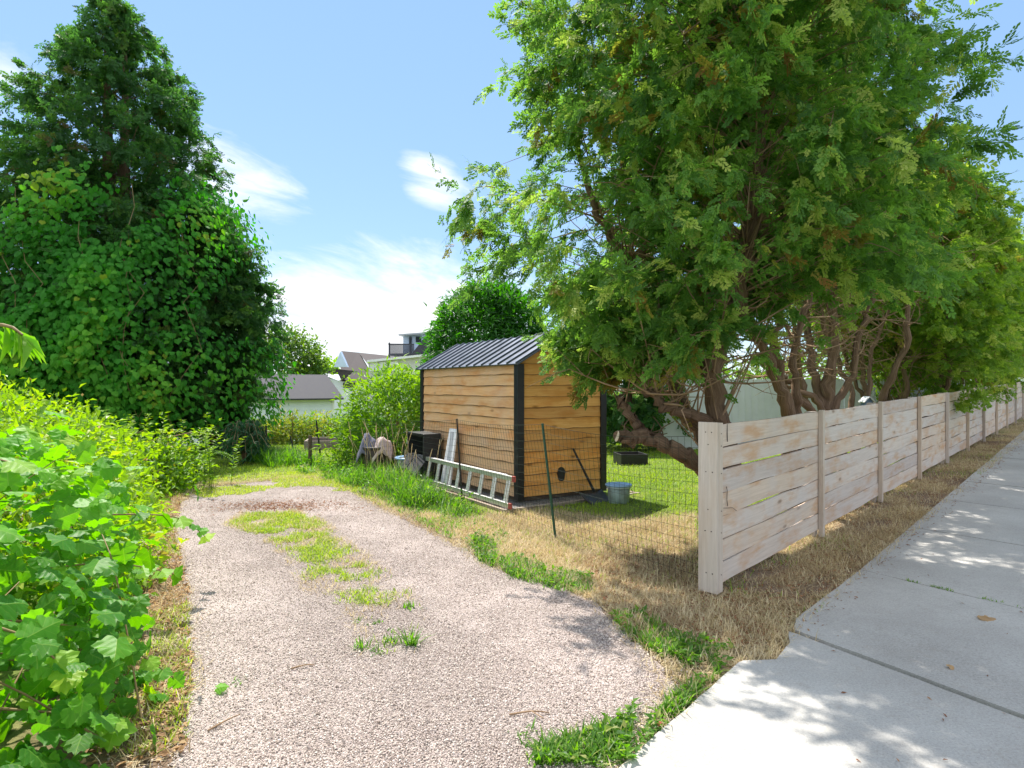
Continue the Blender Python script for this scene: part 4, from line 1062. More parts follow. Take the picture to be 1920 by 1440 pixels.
TIPS = [np.array(p) + [.08, 0, .17] + r_.normal(size=3) * .09 for p in ((.45, 6.1, 1.9), (.5, 5.8, 1.72), (.55, 5.9, 1.8), (.6, 5.7, 1.62), (.8, 5.7, 1.6), (.9, 5.9, 1.75), (1.05, 5.6, 1.55), (1.25, 5.5, 1.6), (.5, 6.3, 2.3), (.75, 6.2, 2.1), (1.0, 6.1, 2.0), (.6, 5.5, 2.0), (1.45, 5.2, 1.75), (1.2, 5.2, 1.9), (-.3, 5.8, 2.5), (-.35, 5.5, 2.8), (.5, 6.0, 2.1), (.7, 5.9, 1.95), (1.1, 5.9, 1.85), (.9, 6.3, 2.2), (-.4, 5.2, 3.0), (-.3, 5.9, 3.2)) for _ in (0, 1)]
m1 = cedar_mesh(11, stems, (1.8, 5.35), [(1.6, 1.3), (2.1, 1.9), (2.5, 2.15), (3.0, 2.4), (3.8, 2.25), (5.3, 2.15), (6.5, 1.7), (7.8, .4)], 450, 12, 13, SPRAYS, .125, zf1, sq1, .45, True, (1.3, 3.0), 90, PRUNE, tips=TIPS)
for p, d, r in ((W(1157, 818, 5.25), W(1157, 818, 5.25) - W(1180, 823, 5.27), .052), (W(1164, 745, 5.52), W(1164, 745, 5.52) - W(1180, 772, 5.52), .036)):
    d = d / np.linalg.norm(d); m1[0].tube([p, p + d * .004], r * .93, 10, 1)
for q in range(14):
    p = W(1165 + q * 6, 812 + (q % 3) * 6, 5.27 + .01 * q); d = randdir(1)[0] * [.6, .3, 1]; d[2] = abs(d[2])
    m1[0].tube(curve([p, p + d * .10, p + d * .2 + rs.normal(size=3) * .03], 5), np.linspace(.007, .003, 5), 4)
# reddish low hanging branch over the shed
cedar('huge near cedar with leaning brown trunk overhanging shed and fence post', b0, m1)

def stems_fan(base, n, seed, h, spread=.5, r0=.09, lean=(0, 0)):
    r = np.random.RandomState(seed); out = []
    for q in range(n):
        a = q / n * 2 * math.pi + r.uniform(-.4, .4); d = np.array([math.cos(a), math.sin(a), 0]) * spread * r.uniform(.5, 1.2)
        hh_ = h * r.uniform(.75, 1.0)
        P = [base + d * .12 + [0, 0, -.1], base + d * .4 + [0, 0, .5], base + d * .85 + [0, 0, 1.2] + r.normal(size=3) * .05, base + d * 1.15 + [0, 0, 2.1] + r.normal(size=3) * .1, base + d * 1.3 + [0, 0, hh_ * .65] + r.normal(size=3) * .1, base + d * 1.2 + [0, 0, hh_]]
        k = r.uniform(.75, 1.15)
        out.append((P, [r0 * 1.25 * k, r0 * k, r0 * .9 * k, r0 * .75 * k, r0 * .5 * k, .012]))
    return out
fgrp = 'cedars in a row behind the wooden fence'
lbl = ['multi-stemmed cedar with splayed dark trunks just right of the fence end post', 'tall cedar with the pale twisted trunk above the second fence bay', 'cedar with a thicket of bare twigs above the fourth fence bay', 'leafy cedar whose low green boughs reach the fence top past the bare twigs',
       'yellow-green cedar in the right part of the row, fifth from the end post', 'cedar behind the far fence bays, third from the far end of the row', 'cedar near the far end of the fence, second to last in the row', 'last and farthest cedar of the row at the right photo edge']
rowt = [2.95, 4.8, 6.9, 9.3, 11.9, 14.6, 17.6, 21.0]
variants = []
for k, t_ in enumerate(rowt):
    p = FC + FU * t_ + FN * (.85 + .15 * (k % 3)); base = np.array([p[0], p[1], float(gh(p[0], p[1]))])
    if k < 4:
        if k == 0:
            st = []
            for P, R in (([(1478, 800, 6.9), (1458, 720, 6.8), (1425, 640, 6.7), (1385, 560, 6.6), (1340, 470, 6.6), (1320, 350, 6.6)], [.09, .085, .075, .06, .045, .02]),
                         ([(1482, 800, 6.9), (1462, 700, 6.9), (1452, 620, 6.9), (1475, 520, 6.9), (1490, 400, 6.9), (1495, 200, 6.9)], [.09, .08, .07, .06, .045, .02]),
                         ([(1500, 800, 7.0), (1490, 720, 7.0), (1492, 640, 7.0), (1520, 540, 7.1), (1540, 400, 7.1)], [.07, .06, .055, .045, .02]),
                         ([(1530, 800, 7.1), (1505, 750, 7.15), (1480, 715, 7.2), (1440, 690, 7.2), (1420, 650, 7.2)], [.07, .06, .05, .04, .02])):
                q_ = [W(*x) for x in P]; st.append(([np.array([q_[0][0], q_[0][1], -.05])] + q_, [x_ * .72 for x_ in [R[0] * 1.1] + R]))
            prof = [(2.9, .8), (3.6, 1.35), (4.7, 1.5), (6, 1.2), (7.2, .3)]
        elif k == 1:
            st = []
            for P, R in (([(1548, 790, 8.1), (1553, 720, 8.1), (1566, 640, 8.1), (1560, 560, 8.1), (1565, 440, 8.1), (1575, 250, 8.1)], [.11, .10, .085, .075, .06, .03]),
                         ([(1545, 790, 8.1), (1525, 700, 8.2), (1515, 620, 8.3), (1512, 520, 8.3), (1530, 380, 8.3)], [.09, .075, .065, .05, .03]),
                         ([(1540, 770, 8.0), (1505, 735, 8.0), (1470, 722, 8.0), (1440, 700, 8.0)], [.06, .05, .04, .02]),
                         ([(1555, 790, 8.1), (1590, 720, 8.2), (1610, 640, 8.2), (1640, 540, 8.2), (1660, 400, 8.2)], [.08, .065, .06, .045, .02])):
                q_ = [W(*x) for x in P]; st.append(([np.array([q_[0][0], q_[0][1], 0])] + q_, [x_ * .75 for x_ in [R[0] * 1.1] + R]))
            prof = [(2.75, .9), (3.6, 1.4), (5.2, 1.55), (6.6, 1.45), (7.6, 1.15), (8.8, .4)]
        else:
            st = stems_fan(base, 6, 30 + k, 5.6, .75, .058)
            prof = [(2.5, .9), (3.2, 1.5), (4.3, 1.5), (5.2, 1.0), (5.9, .25)] if k == 2 else [(1.0, 1.0), (1.6, 1.6), (3, 1.8), (4.4, 1.6), (5.4, 1.0), (6.2, .25)]
        zz = float(base[2])
        prof = [(z + zz, r) for z, r in prof]
        sp = SPRAYS if k < 2 else SPRAY_FAR
        ms = cedar_mesh(50 + k, st, (base[0], base[1]), prof, (115, 290, 115, 280)[k], 10, (9, 10, 10, 12)[k], sp, (.125, .13, .15, .155)[k], (lambda a: 2.5 if math.cos(a) < .1 else 1.1) if k == 3 else None, (lambda a: 1.0 - .35 * max(0, math.cos(a) * .716 - math.sin(a) * .698)) if k < 3 else None, (.25, .25, .25, .35)[k], True, (1.5 + zz, 3.4 + zz), (70, 80, 90, 60)[k])
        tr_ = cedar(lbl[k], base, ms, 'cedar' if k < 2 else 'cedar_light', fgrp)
        if k >= 2: variants.append(tr_)
    else:
        src = variants[1] if k != 6 else variants[0]
        if k in (4, 5, 7, 6): src = variants[1]
        r_ = src.copy(); COL.objects.link(r_); r_.location = base; r_.rotation_euler = (0, 0, k * 1.7); s_ = (1.0, .98, 1.03, 1.05)[k - 4]; r_.scale = (s_, s_, s_)
        r_['label'] = lbl[k]
        for ch in src.children:
            c_ = ch.copy(); COL.objects.link(c_); c_.parent = r_

# cedars in the back yard seen under the crown
for k, (px, Z, h, rr, lab) in enumerate(((1175, 14.5, 5.2, 1.3, 'dark low cedar behind the lawn right of the shed'), (1262, 15.5, 4.6, 1.0, 'shaded cedar behind the planter lawn left of the vinyl fence'))):
    x = (px - 960) / F_PX * Z; base = np.array([x, Z, 0])
    ms = cedar_mesh(90 + k, [([base, base + [0, 0, h * .5], base + [0, 0, h]], [.12, .08, .02])], (x, Z), [(.25, rr * .7), (.9, rr), (h * .5, rr * .9), (h * .8, rr * .5), (h, .15)], 110, 8, 8, SPRAY_FAR, .24, None, None, .35, False)
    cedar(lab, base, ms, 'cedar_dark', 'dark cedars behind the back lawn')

# ---- big left tree
base = np.array([-9.1, 14.0, 0])
st = [([base, base + [.1, 0, 3], base + [-.12, 0, 6.5], base + [-.15, 0, 10.2]], [.26, .2, .12, .02]), ([base + [.3, .1, 0], base + [.3, .1, 3], base + [.28, 0, 6.5], base + [.30, 0, 10.0]], [.22, .17, .10, .02])]
ms = cedar_mesh(120, st, (-9.05, 14.0), [(.3, 2.9), (1.5, 3.25), (3, 3.45), (4.2, 3.2), (5.2, 2.85), (6.5, 2.35), (7.5, 1.9), (8.5, 1.5), (9.4, .95), (10.35, .40)], 900, 9, 10, SPRAY_FAR, .20, None, None, .25, False)
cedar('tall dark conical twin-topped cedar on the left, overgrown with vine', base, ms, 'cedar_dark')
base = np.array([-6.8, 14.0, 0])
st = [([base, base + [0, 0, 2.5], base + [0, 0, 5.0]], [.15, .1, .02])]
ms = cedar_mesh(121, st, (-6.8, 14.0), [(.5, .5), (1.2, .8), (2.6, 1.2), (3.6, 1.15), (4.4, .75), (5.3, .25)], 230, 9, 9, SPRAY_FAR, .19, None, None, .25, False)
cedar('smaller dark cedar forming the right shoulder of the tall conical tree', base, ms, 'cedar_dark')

# vine over the left tree
def surf_scatter(ells, n, jit=.12, up=-.3, clump=None, seed=0):
    """points + outward normals on a union of ellipsoids (cx,cy,cz,rx,ry,rz)"""
    r = np.random.RandomState(seed)
    E = np.array(ells, float); ar = (E[:, 3] * E[:, 4] + E[:, 3] * E[:, 5] + E[:, 4] * E[:, 5]); ar /= ar.sum()
    which = r.choice(len(E), size=n * 3, p=ar); d = r.normal(size=(n * 3, 3)); d /= np.linalg.norm(d, axis=1, keepdims=True)
    e = E[which]; P = e[:, :3] + d * e[:, 3:]; Nn = d / e[:, 3:]; Nn /= np.linalg.norm(Nn, axis=1, keepdims=True)
    ok = d[:, 2] > up
    for q in range(len(E)):
        ok &= ~((((P - E[q, :3]) / (E[q, 3:] * .93)) ** 2).sum(1) < 1)
    P, Nn = P[ok][:n], Nn[ok][:n]
    a = (fnoise(P[:, 0] + P[:, 2] * .7, P[:, 1] + P[:, 2] * .9, clump or 2.5, seed) - .5) * 2
    P = P + Nn * (a * jit * 2 + r.normal(size=len(P)) * jit - jit * .8 * (r.rand(len(P)) < .4))[:, None]
    return P, Nn, a, r
vine = empty('climbing_vine', (-8.5, 10.4, 0), label='leafy green vine climbing all over the tall left cedar', cat='vine')
mb = MB(); r = np.random.RandomState(5)
n = 24000
zz = r.rand(n * 2) ** .9 * 6.3 + .2; aa = r.uniform(math.pi * 1.0, math.pi * 2.12, n * 2)
prr = np.interp(zz, [0, 1.5, 3, 4.2, 5.2, 6.5, 7], [3.1, 3.35, 3.35, 2.95, 2.5, 1.95, 1.7])
xx = -9.05 + np.cos(aa) * prr; yy_ = 14 + np.sin(aa) * prr
cl = fnoise(xx * 1.0 + 40, zz * .55, 1.1, 2)
edge = 1 - smooth((zz - 2.5 - 2.8 * (vnoise(xx, zz * 0, 1.1) - .3)) / 2.4)
lim = smooth((-6.75 + 1.1 * (vnoise(zz, zz * 0, .8) - .5) - xx) / .9)
keep = (r.rand(n * 2) < edge * (.18 + .82 * lim)) & (cl > .36 - .0 * zz)
xx, yy_, zz, aa, cl = (v[keep][:n] for v in (xx, yy_, zz, aa, cl))
Nn = np.stack([np.cos(aa), np.sin(aa), np.full(len(xx), .35)], 1)
P = np.stack([xx, yy_, zz], 1) + Nn * ((cl - .5) * 1.3 + .08 + r.normal(size=len(xx)) * .15)[:, None]
D = np.array([0, 0, -1.]) * .9 + r.normal(size=P.shape) * .35 + Nn * .25
Rr = frames(D, Nn + r.normal(size=P.shape) * .25 + [0, 0, .5])
scatter(mb, HEART[0], HEART[1], P, Rr, r.uniform(.06, .135, len(P)), np.clip(.2 + (cl - .4) * 1.9 + r.normal(size=len(P)) * .10 + (r.rand(len(P)) < .012) * .5, 0, 1))
mb.build('leaves', M['vine'], vine)
mb = MB()
for q in range(12):
    a = r.uniform(math.pi * 1.1, math.pi * 1.95); z = np.linspace(0, r.uniform(3, 6), 12); pr2 = np.interp(z, [0, 1.5, 3, 4.2, 5.2, 6.5], [3.4, 3.7, 3.5, 3.1, 2.6, 2.0])
    ang = a + np.cumsum(r.normal(size=12) * .05)
    mb.tube(np.stack([-9.05 + np.cos(ang) * pr2, 14 + np.sin(ang) * pr2, z], 1), .006, 4, cap=False)
mb.build('stems', M['vinestem'], vine)

def bush(name, label, cat, ells, n, leaf, size, tmpl, jit, up=-.3, group=None, seed=1, stems=12, droop=.2, rbias=.35, fill=.25, upn=.6, leanout=.7):
    e0 = ells[0]; base = (e0[0], e0[1], float(gh(e0[0], e0[1])))
    t = empty(name, base, label=label, cat=cat, group=group)
    P, Nn, a, r = surf_scatter(ells, n, jit, up, None, seed)
    k = len(P); inn = r.rand(k) < fill; P[inn] -= Nn[inn] * (r.rand(inn.sum())[:, None] * min(e0[3:]) * .55)
    g = gh(P[:, 0], P[:, 1]); P[:, 2] = np.maximum(P[:, 2], g + .03)
    D = Nn * leanout + r.normal(size=P.shape) * .6 + [0, 0, -droop]
    R_ = frames(D, Nn * .5 + [0, 0, upn] + r.normal(size=P.shape) * .45)
    mb = MB(); scatter(mb, tmpl[0], tmpl[1], P, R_, size * r.uniform(.6, 1.3, k), np.clip(rbias + a * .35 + r.normal(size=k) * .17, 0, 1))
    mb.build('foliage', M[leaf], t)
    mb = MB()
    for q in range(stems):
        p = P[r.randint(k)]; b_ = np.array([base[0] + r.normal() * e0[3] * .3, base[1] + r.normal() * e0[4] * .3, base[2] - .03])
        mb.tube(curve([b_, (b_ + p) / 2 + [0, 0, .15 * e0[5]], p], 7), np.linspace(.02, .004, 7) * (1 + e0[5] * .25), 4, cap=False)
    mb.build('stems', M['twig'], t)
    return t
LEAF = leaf2(1, .55, .25); LEAFN = leaf2(1, .30, .2)
bush('bramble_thicket', 'yellow-green bramble thicket sloping down along the left driveway edge', 'shrub',
     [(-6.3, 8.6, .1, 1.3, 1.3, .90), (-6.0, 7.4, .2, 1.4, 1.3, .98), (-5.3, 6.2, .2, 1.35, 1.2, 1.05), (-4.4, 5.0, .15, 1.15, 1.1, 1.0), (-7.6, 7.6, .3, 1.5, 1.6, 1.25), (-7.0, 6.0, .3, 1.6, 1.4, 1.25), (-5.7, 4.7, .3, 1.3, 1.2, 1.15), (-3.55, 4.1, .05, .95, .9, .75), (-5.15, 8.4, .0, .75, .8, .72)],
     33000, 'bramble', .085, LEAF, .13, -.1, seed=3, stems=60, rbias=.52, fill=.3)
bush('bramble_fringe', 'low sprawling leafy weeds at the foot of the bramble thicket beside the gravel', 'shrub',
     [(-4.1, 5.2, 0, .9, 1.2, .35), (-3.35, 4.2, 0, .7, .9, .28), (-4.85, 6.6, 0, .85, 1.1, .40), (-5.5, 8.0, 0, .8, 1.0, .42)], 6000, 'bramble', .075, LEAF, .07, .0, seed=8, stems=16, rbias=.6, fill=.2)
# feathery weeds at the end of the thicket
t = empty('feathery_weed', (-4.75, 8.7, 0), label='tall pale feathery weed clump at the far end of the bramble thicket', cat='weed')
mb, ms_ = MB(), MB(); r = np.random.RandomState(9)
for q in range(34):
    b_ = np.array([-4.85 + r.normal() * .38, 8.7 + r.normal() * .3, 0]); h = r.uniform(.6, 1.12); ln = r.normal(size=2) * .16 + [.10, 0]
    pc = curve([b_, b_ + [ln[0] * .4, ln[1] * .4, h * .55], b_ + [ln[0] * 1.3, ln[1], h]], 12)
    ms_.tube(pc, np.linspace(.006, .002, 12), 3, cap=False)
    ns = 46; f = r.rand(ns) * .85 + .15; P = np.stack([np.interp(f, np.linspace(0, 1, 12), pc[:, c_]) for c_ in range(3)], 1)
    a = r.uniform(0, 6.28, ns); D = np.stack([np.cos(a), np.sin(a), np.full(ns, .35)], 1)
    scatter(mb, LEAFN[0], LEAFN[1], P, frames(D, np.array([0, 0, 1.]) + r.normal(size=P.shape) * .3), r.uniform(.06, .13, ns) * (1.15 - .5 * f), np.clip(.5 + .4 * f + r.normal(size=ns) * .1, 0, 1))
mb.build('foliage', M['shrub'], t); ms_.build('stems', M['green'], t)

# near grape vine, bottom left
t = empty('grape_vine', (-1.9, 2.1, 0), label='large-leaved grape vine filling the lower left foreground', cat='vine')
mb = MB(); sm_ = MB()
ELL = [(-2.3, 2.3, .42, .70, .60, .75), (-1.95, 1.85, .35, .42, .50, .60), (-2.5, 2.9, .55, .6, .6, .72), (-1.95, 2.5, .25, .36, .5, .42), (-2.8, 3.4, .4, .55, .5, .75), (-1.78, 1.62, .2, .36, .36, .5), (-2.1, 1.5, .5, .5, .4, .7)]
P, Nn, a, r = surf_scatter(ELL, 1550, .08, -.85, 3.0, 21)
inn = r.rand(len(P)) < .25; P[inn] -= Nn[inn] * r.rand(inn.sum())[:, None] * .3
D = Nn * .5 + r.normal(size=P.shape) * .5 + [0, 0, -.45]
R_ = frames(D, Nn * .8 + [0, -.1, .75] + r.normal(size=P.shape) * .40)
P[:, 2] = np.maximum(P[:, 2], .05)
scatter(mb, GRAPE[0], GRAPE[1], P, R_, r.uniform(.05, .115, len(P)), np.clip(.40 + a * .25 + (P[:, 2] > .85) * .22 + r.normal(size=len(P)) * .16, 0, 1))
# hand placed outer leaves and runners
for (pts, nl) in (([(-2.2, 2.4, .55), (-1.8, 2.55, .45), (-1.62, 2.65, .30), (-1.50, 2.72, .16)], 7), ([(-2.4, 3.0, .55), (-2.15, 3.3, .5), (-1.98, 3.6, .35)], 6), ([(-2.4, 3.6, .7), (-2.2, 4.0, .6), (-2.25, 4.5, .35)], 6), ([(-1.8, 2.0, .7), (-1.6, 2.05, .6), (-1.5, 2.12, .42)], 6), ([(-1.9, 2.2, .3), (-1.65, 2.3, .22), (-1.58, 2.45, .10)], 5), ([(-2.2, 2.0, 1.1), (-1.8, 1.9, 1.25), (-1.5, 1.85, 1.22)], 6)):
    pc = curve(pts, 12); sm_.tube(pc, np.linspace(.006, .0025, 12), 5)
    f = np.linspace(.25, 1, nl); Pq = np.stack([np.interp(f, np.linspace(0, 1, 12), pc[:, c_]) for c_ in range(3)], 1)
    D = np.stack([r.uniform(.1, 1, nl), r.uniform(-1, .4, nl), r.uniform(-.7, .1, nl)], 1)
    scatter(mb, GRAPE[0], GRAPE[1], Pq, frames(D, np.array([0, -.3, 1.]) + r.normal(size=Pq.shape) * .4), r.uniform(.06, .12, nl), np.clip(r.uniform(.3, .95, nl), 0, 1))
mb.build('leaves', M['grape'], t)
for q in range(16):
    p = P[r.randint(len(P))]; b_ = np.array([-2.35 + r.normal() * .3, 2.5 + r.normal() * .4, 0])
    sm_.tube(curve([b_, (b_ + p) / 2 + [0, 0, .2], p], 8), np.linspace(.005, .002, 8), 5, cap=False)
sm_.build('stems', M['vinestem'], t)
# sapling leaf sprig entering at far left
t = empty('sumac_sapling', (-1.55, 1.25, 0), label='young sapling sprig with drooping bright leaves at the left photo edge', cat='sapling')
mb = MB(); tip = W(42, 628, 1.2); ms_ = MB()
pc = curve([(-1.6, 1.25, 0), (-1.5, 1.24, .9), (-1.28, 1.22, 1.5), W(-20, 630, 1.2) + [0, 0, .02], tip], 16); ms_.tube(pc, np.linspace(.009, .0025, 16), 6)
r = np.random.RandomState(2)
for q in range(16):
    f = .72 + .28 * q / 15; p = np.array([np.interp(f, np.linspace(0, 1, 16), pc[:, c_]) for c_ in range(3)])
    sd = -1 if q % 2 else 1
    D = np.array([[.35 + .25 * r.rand(), sd * .5, -.75 - .4 * r.rand()]])
    scatter(mb, leaf2(1, .34, .3)[0], LEAF[1], p[None], frames(D, np.array([[.7, -.5 * sd, .6]]) + r.normal(size=(1, 3)) * .2), np.array([r.uniform(.055, .095)]), np.array([r.uniform(.75, 1.0)]))
mb.build('leaves', M['grape'], t); ms_.build('stem', M['vinestem'], t)

# shrubs / trees behind
bush('leafy_shrub', 'rounded bright yellow-green shrub beside the left shed wall', 'shrub', [(-2.2, 11.4, .72, .80, .8, .98), (-2.65, 11.2, .45, .5, .5, .62), (-1.75, 11.3, .6, .50, .6, .95), (-2.25, 11.2, .2, .85, .7, .55)], 9000, 'shrub', .13, LEAFN, .13, -.5, seed=12, rbias=.5, stems=14)
bush('round_arborvitae', 'dense rounded bright green evergreen rising behind the shed roof', 'tree', [(-.70, 16.5, 1.9, 1.5, 1.4, 2.2), (-1.0, 16.3, 1.0, 1.45, 1.3, 1.6), (-.3, 16.5, 2.4, 1.2, 1.2, 1.55)], 30000, 'arbor', .19, LEAFN, .12, -.7, seed=13, rbias=.45, stems=6)
t_ = bush('broadleaf_tree', 'yellow-green broadleaf tree above the garage roof', 'tree', [(-12.7, 36, 2.8, 1.5, 1.3, 1.7), (-12.1, 35.8, 2.4, 1.0, 1.0, 1.3), (-14.0, 36, 2.4, 1.8, 1.2, 2.0), (-13.4, 36, 4.0, .6, .6, .7), (-11.9, 35.9, 3.0, .55, .6, .6)], 7000, 'maple', .24, LEAF, .28, -.8, seed=14, rbias=.4, stems=10, group='broadleaf trees beyond the back lawn')
bush('broadleaf_tree', 'small bright green tree peeking out beside the brick chimney', 'tree', [(-17.5, 58, 1.9, 1.9, 1.5, 1.9), (-19.5, 58, 1.2, 1.8, 1.5, 2.0)], 2500, 'shrub', .45, LEAF, .3, -.8, seed=15, rbias=.6, stems=6, group='broadleaf trees beyond the back lawn')
for k, (x, y, s_, lab) in enumerate(((9.5, 24, 1.0, 'green tree behind the cedar trunks right of the vinyl fence'), (14, 27, 1.2, 'green tree far behind the middle of the cedar row'), (20, 30, 1.3, 'green tree far behind the right end of the cedar row'), (4.5, 26, .8, 'green tree behind the lawn beyond the vinyl fence'))):
    zb = float(gh(x, y))
    bush('broadleaf_tree', lab, 'tree', [(x, y, zb + 2.2 * s_, 2.2 * s_, 2 * s_, 2.0 * s_), (x + 1.2 * s_, y, zb + 1.6 * s_, 1.6 * s_, 1.5 * s_, 1.6 * s_)], 3500, 'maple', .28, LEAF, .25, -.9, seed=60 + k, rbias=.55, stems=6, group='broadleaf trees beyond the back lawn')
hl = ['reddish-yellow low garden plant leftmost in front of the garage wall', 'orange tinged garden plant behind the left garden stakes', 'tall yellow-green garden plant below the middle of the garage wall', 'green garden plant behind the raised bed', 'yellow garden plant right behind the raised bed corner', 'rightmost green garden plant below the garage corner']
for k, (px, Z, rx, rz, leaf) in enumerate(((478, 16.4, .55, .55, 'hedge'), (512, 16.2, .45, .52, 'hedge'), (545, 16.0, .55, .72, 'hedge'), (580, 16.5, .55, .62, 'shrub'), (612, 16.2, .50, .60, 'hedge'), (645, 16.4, .55, .68, 'shrub'))):
    x = (px - 960) / F_PX * Z; zb = float(gh(x, Z))
    bush('garden_plant', hl[k], 'plant', [(x, Z, zb + .12, rx, .45, rz), (x + .2, Z + .1, zb + .1, rx * .6, .4, rz * .8)], 1100, leaf, .12, LEAFN, .09, -.2, seed=30 + k, rbias=.55, stems=6, group='low garden plants before the garage')
bush('hedge', 'dark green hedge strip at the foot of the garage wall', 'hedge', [(-8.0 + q * .95, 18.5, float(gh(-7, 18.5)) + .3, .75, .5, .72) for q in range(5)], 5000, 'arbor', .14, LEAFN, .08, -.2, seed=41, rbias=.5, stems=8)
# weeping dark plant and fern at the left lawn edge
t = empty('weeping_shrub', W(460, 858, 11.5) * [1, 1, 0], label='dark drooping shrub in the shade of the left trees', cat='shrub')
mb, ms_ = MB(), MB(); r = np.random.RandomState(6); c0 = np.array([(458 - 960) / F_PX * 11.5, 11.5, 0])
for q in range(60):
    a = r.uniform(0, 6.28); rr_ = r.uniform(.15, .55); tp = c0 + [math.cos(a) * rr_ * .5, math.sin(a) * rr_ * .5, r.uniform(.55, .85)]; en = c0 + [math.cos(a) * rr_, math.sin(a) * rr_, r.uniform(.1, .45)]
    pc = curve([c0 + [0, 0, .0], tp, en], 10); ms_.tube(pc, .004, 3, cap=False)
    f = r.rand(24) * .55 + .45; P = np.stack([np.interp(f, np.linspace(0, 1, 10), pc[:, c_]) for c_ in range(3)], 1)
    scatter(mb, LEAFN[0], LEAFN[1], P, frames(r.normal(size=P.shape) * .5 + [0, 0, -.9], r.normal(size=P.shape)), r.uniform(.10, .18, 24), r.rand(24))
mb.build('foliage', M['weeping'], t); ms_.build('stems', M['twig'], t)
t = empty('fern', W(375, 880, 10.0) * [1, 1, 0], label='low fern with long fronds beside the shaded left lawn', cat='fern')
mb, ms_ = MB(), MB(); c0 = np.array([(365 - 960) / F_PX * 10.0, 10.0, 0])
for q in range(12):
    a = q / 12 * 6.28 + r.uniform(-.2, .2); L = r.uniform(.45, .75); d = np.array([math.cos(a), math.sin(a), 0])
    pc = curve([c0, c0 + d * L * .5 + [0, 0, .38], c0 + d * L + [0, 0, .22]], 12); ms_.tube(pc, .004, 3, cap=False)
    for sd in (-1, 1):
        f = np.linspace(.15, 1, 22); P = np.stack([np.interp(f, np.linspace(0, 1, 12), pc[:, c_]) for c_ in range(3)], 1)
        s3 = np.cross(d, [0, 0, 1]) * sd
        scatter(mb, LEAFN[0], LEAFN[1], P, frames(np.tile(s3 + d * .4, (22, 1)) + [0, 0, -.15], np.tile([0, 0, 1.], (22, 1)) + r.normal(size=(22, 3)) * .1), .17 * (1.05 - f * .85), r.rand(22) * .5 + .3)
mb.build('fronds', M['shrub'], t); ms_.build('stalks', M['green'], t)

#@@GRASS
# ------------------------------------------------------------------ grasses and small scatter
def blades(mb, x, y, h, w, rnd, r, lean=.5, tm=BLADE, zoff=0):
    n = len(x); P = np.stack([x, y, gh(x, y) + zoff], 1)
    a = r.uniform(0, 6.283, n); ln = np.abs(r.normal(size=n)) * lean
    Zd = np.stack([np.cos(a) * ln, np.sin(a) * ln, np.ones(n)], 1); Zd /= np.linalg.norm(Zd, axis=1, keepdims=True)
    Yd = np.stack([np.cos(a), np.sin(a), np.zeros(n)], 1); Yd -= (Yd * Zd).sum(1, keepdims=True) * Zd; Yd /= np.linalg.norm(Yd, axis=1, keepdims=True)
    Xd = np.cross(Yd, Zd)
    R_ = np.stack([Xd * w[:, None], Yd * h[:, None], Zd * h[:, None]], -1)
    tv, tf = tm; k = len(tv)
    V = np.einsum('nij,kj->nki', R_, tv) + P[:, None]
    F = (tf[None] + (np.arange(n) * k)[:, None, None]).reshape(-1, 3)
    mb.add(V.reshape(-1, 3), F, 0, np.repeat(rnd, k))
def sample(poly, n, r, dens=None):
    poly = np.asarray(poly); lo_, hi_ = poly.min(0), poly.max(0); xs, ys = [], []
    got = 0
    for it in range(60):
        x = r.uniform(lo_[0], hi_[0], n); y = r.uniform(lo_[1], hi_[1], n); k = inpoly(x, y, poly)
        if dens is not None: k &= r.rand(n) < dens(x, y)
        xs.append(x[k]); ys.append(y[k]); got += k.sum()
        if got >= n: break
    return np.concatenate(xs)[:n], np.concatenate(ys)[:n]
def offpave(x, y): return (pdist(x, y, GRAVEL) < .0) & (pdist(x, y, APRON) < .01) & ~walk(x, y)
def walk(x, y):
    t_, s_ = ts(x, y); return (s_ > .61) & (t_ > -.30)
def inshed(x, y):
    a = (x - O3[0]) * A3[0] + (y - O3[1]) * A3[1]; b_ = (x - O3[0]) * B3[0] + (y - O3[1]) * B3[1]
    return (a > -.42) & (a < WA + .33) & (b_ > -.36) & (b_ < LB + .26)
r = np.random.RandomState(77)
STR = np.array([f3(t_, n_, 0)[:2] for t_, n_ in ((-.9, .3), (-.35, -.75), (.0, -.62), (25, -.62), (25, .5), (.2, .5))])
LAWN = np.array([(-7.5, 13.6), (-5.0, 9.4), (-3.4, 9.3), (-1.0, 6.8), (.1, 4.6), (1.3, 4.4), (4.6, 7.6), (9.5, 13.0), (8, 16), (-7, 16.5)])
mb = MB()
def dl(x, y): return np.clip((1.25 - .06 * y), .25, 1) * (offpave(x, y) & ~inshed(x, y)) * (.35 + .65 * fnoise(x, y, 1.7, 4)) * (1 - .5 * smooth((pdist(x, y, DRYP) + .3) / .5) * (.4 + 1.2 * (fnoise(x, y, 1.6, 27) > .45)))
x, y = sample(LAWN, 100000, r, dl); n = len(x)
yel = fnoise(x, y, .55, 11)
bk = smooth((pdist(x, y, GRAVEL) + 1.4) / 1.2) * (y > 8)
blades(mb, x, y, r.uniform(.025, .06, n) * (1 + .35 * (fnoise(x, y, 1.2, 6) > .6)), r.uniform(.0035, .007, n) * (1 + .06 * y), np.clip(.15 + yel * .55 + bk * .25 + r.normal(size=n) * .18, 0, 1), r, .8)
x, y = sample(STR, 3500, r, lambda x, y: np.clip(1.2 - .05 * y, .2, 1) * offpave(x, y) * np.clip((fnoise(x, y, 1.7, 51) - .52) * 6, 0, 1)); n = len(x)
blades(mb, x, y, r.uniform(.03, .09, n), r.uniform(.003, .006, n), np.clip(.15 + r.normal(size=n) * .2, 0, 1), r, 1.0)
tag(mb.build('lawn_grass', M['grass']), 'mown yellow-green lawn around the shed and behind it', 'grass', kind='stuff')

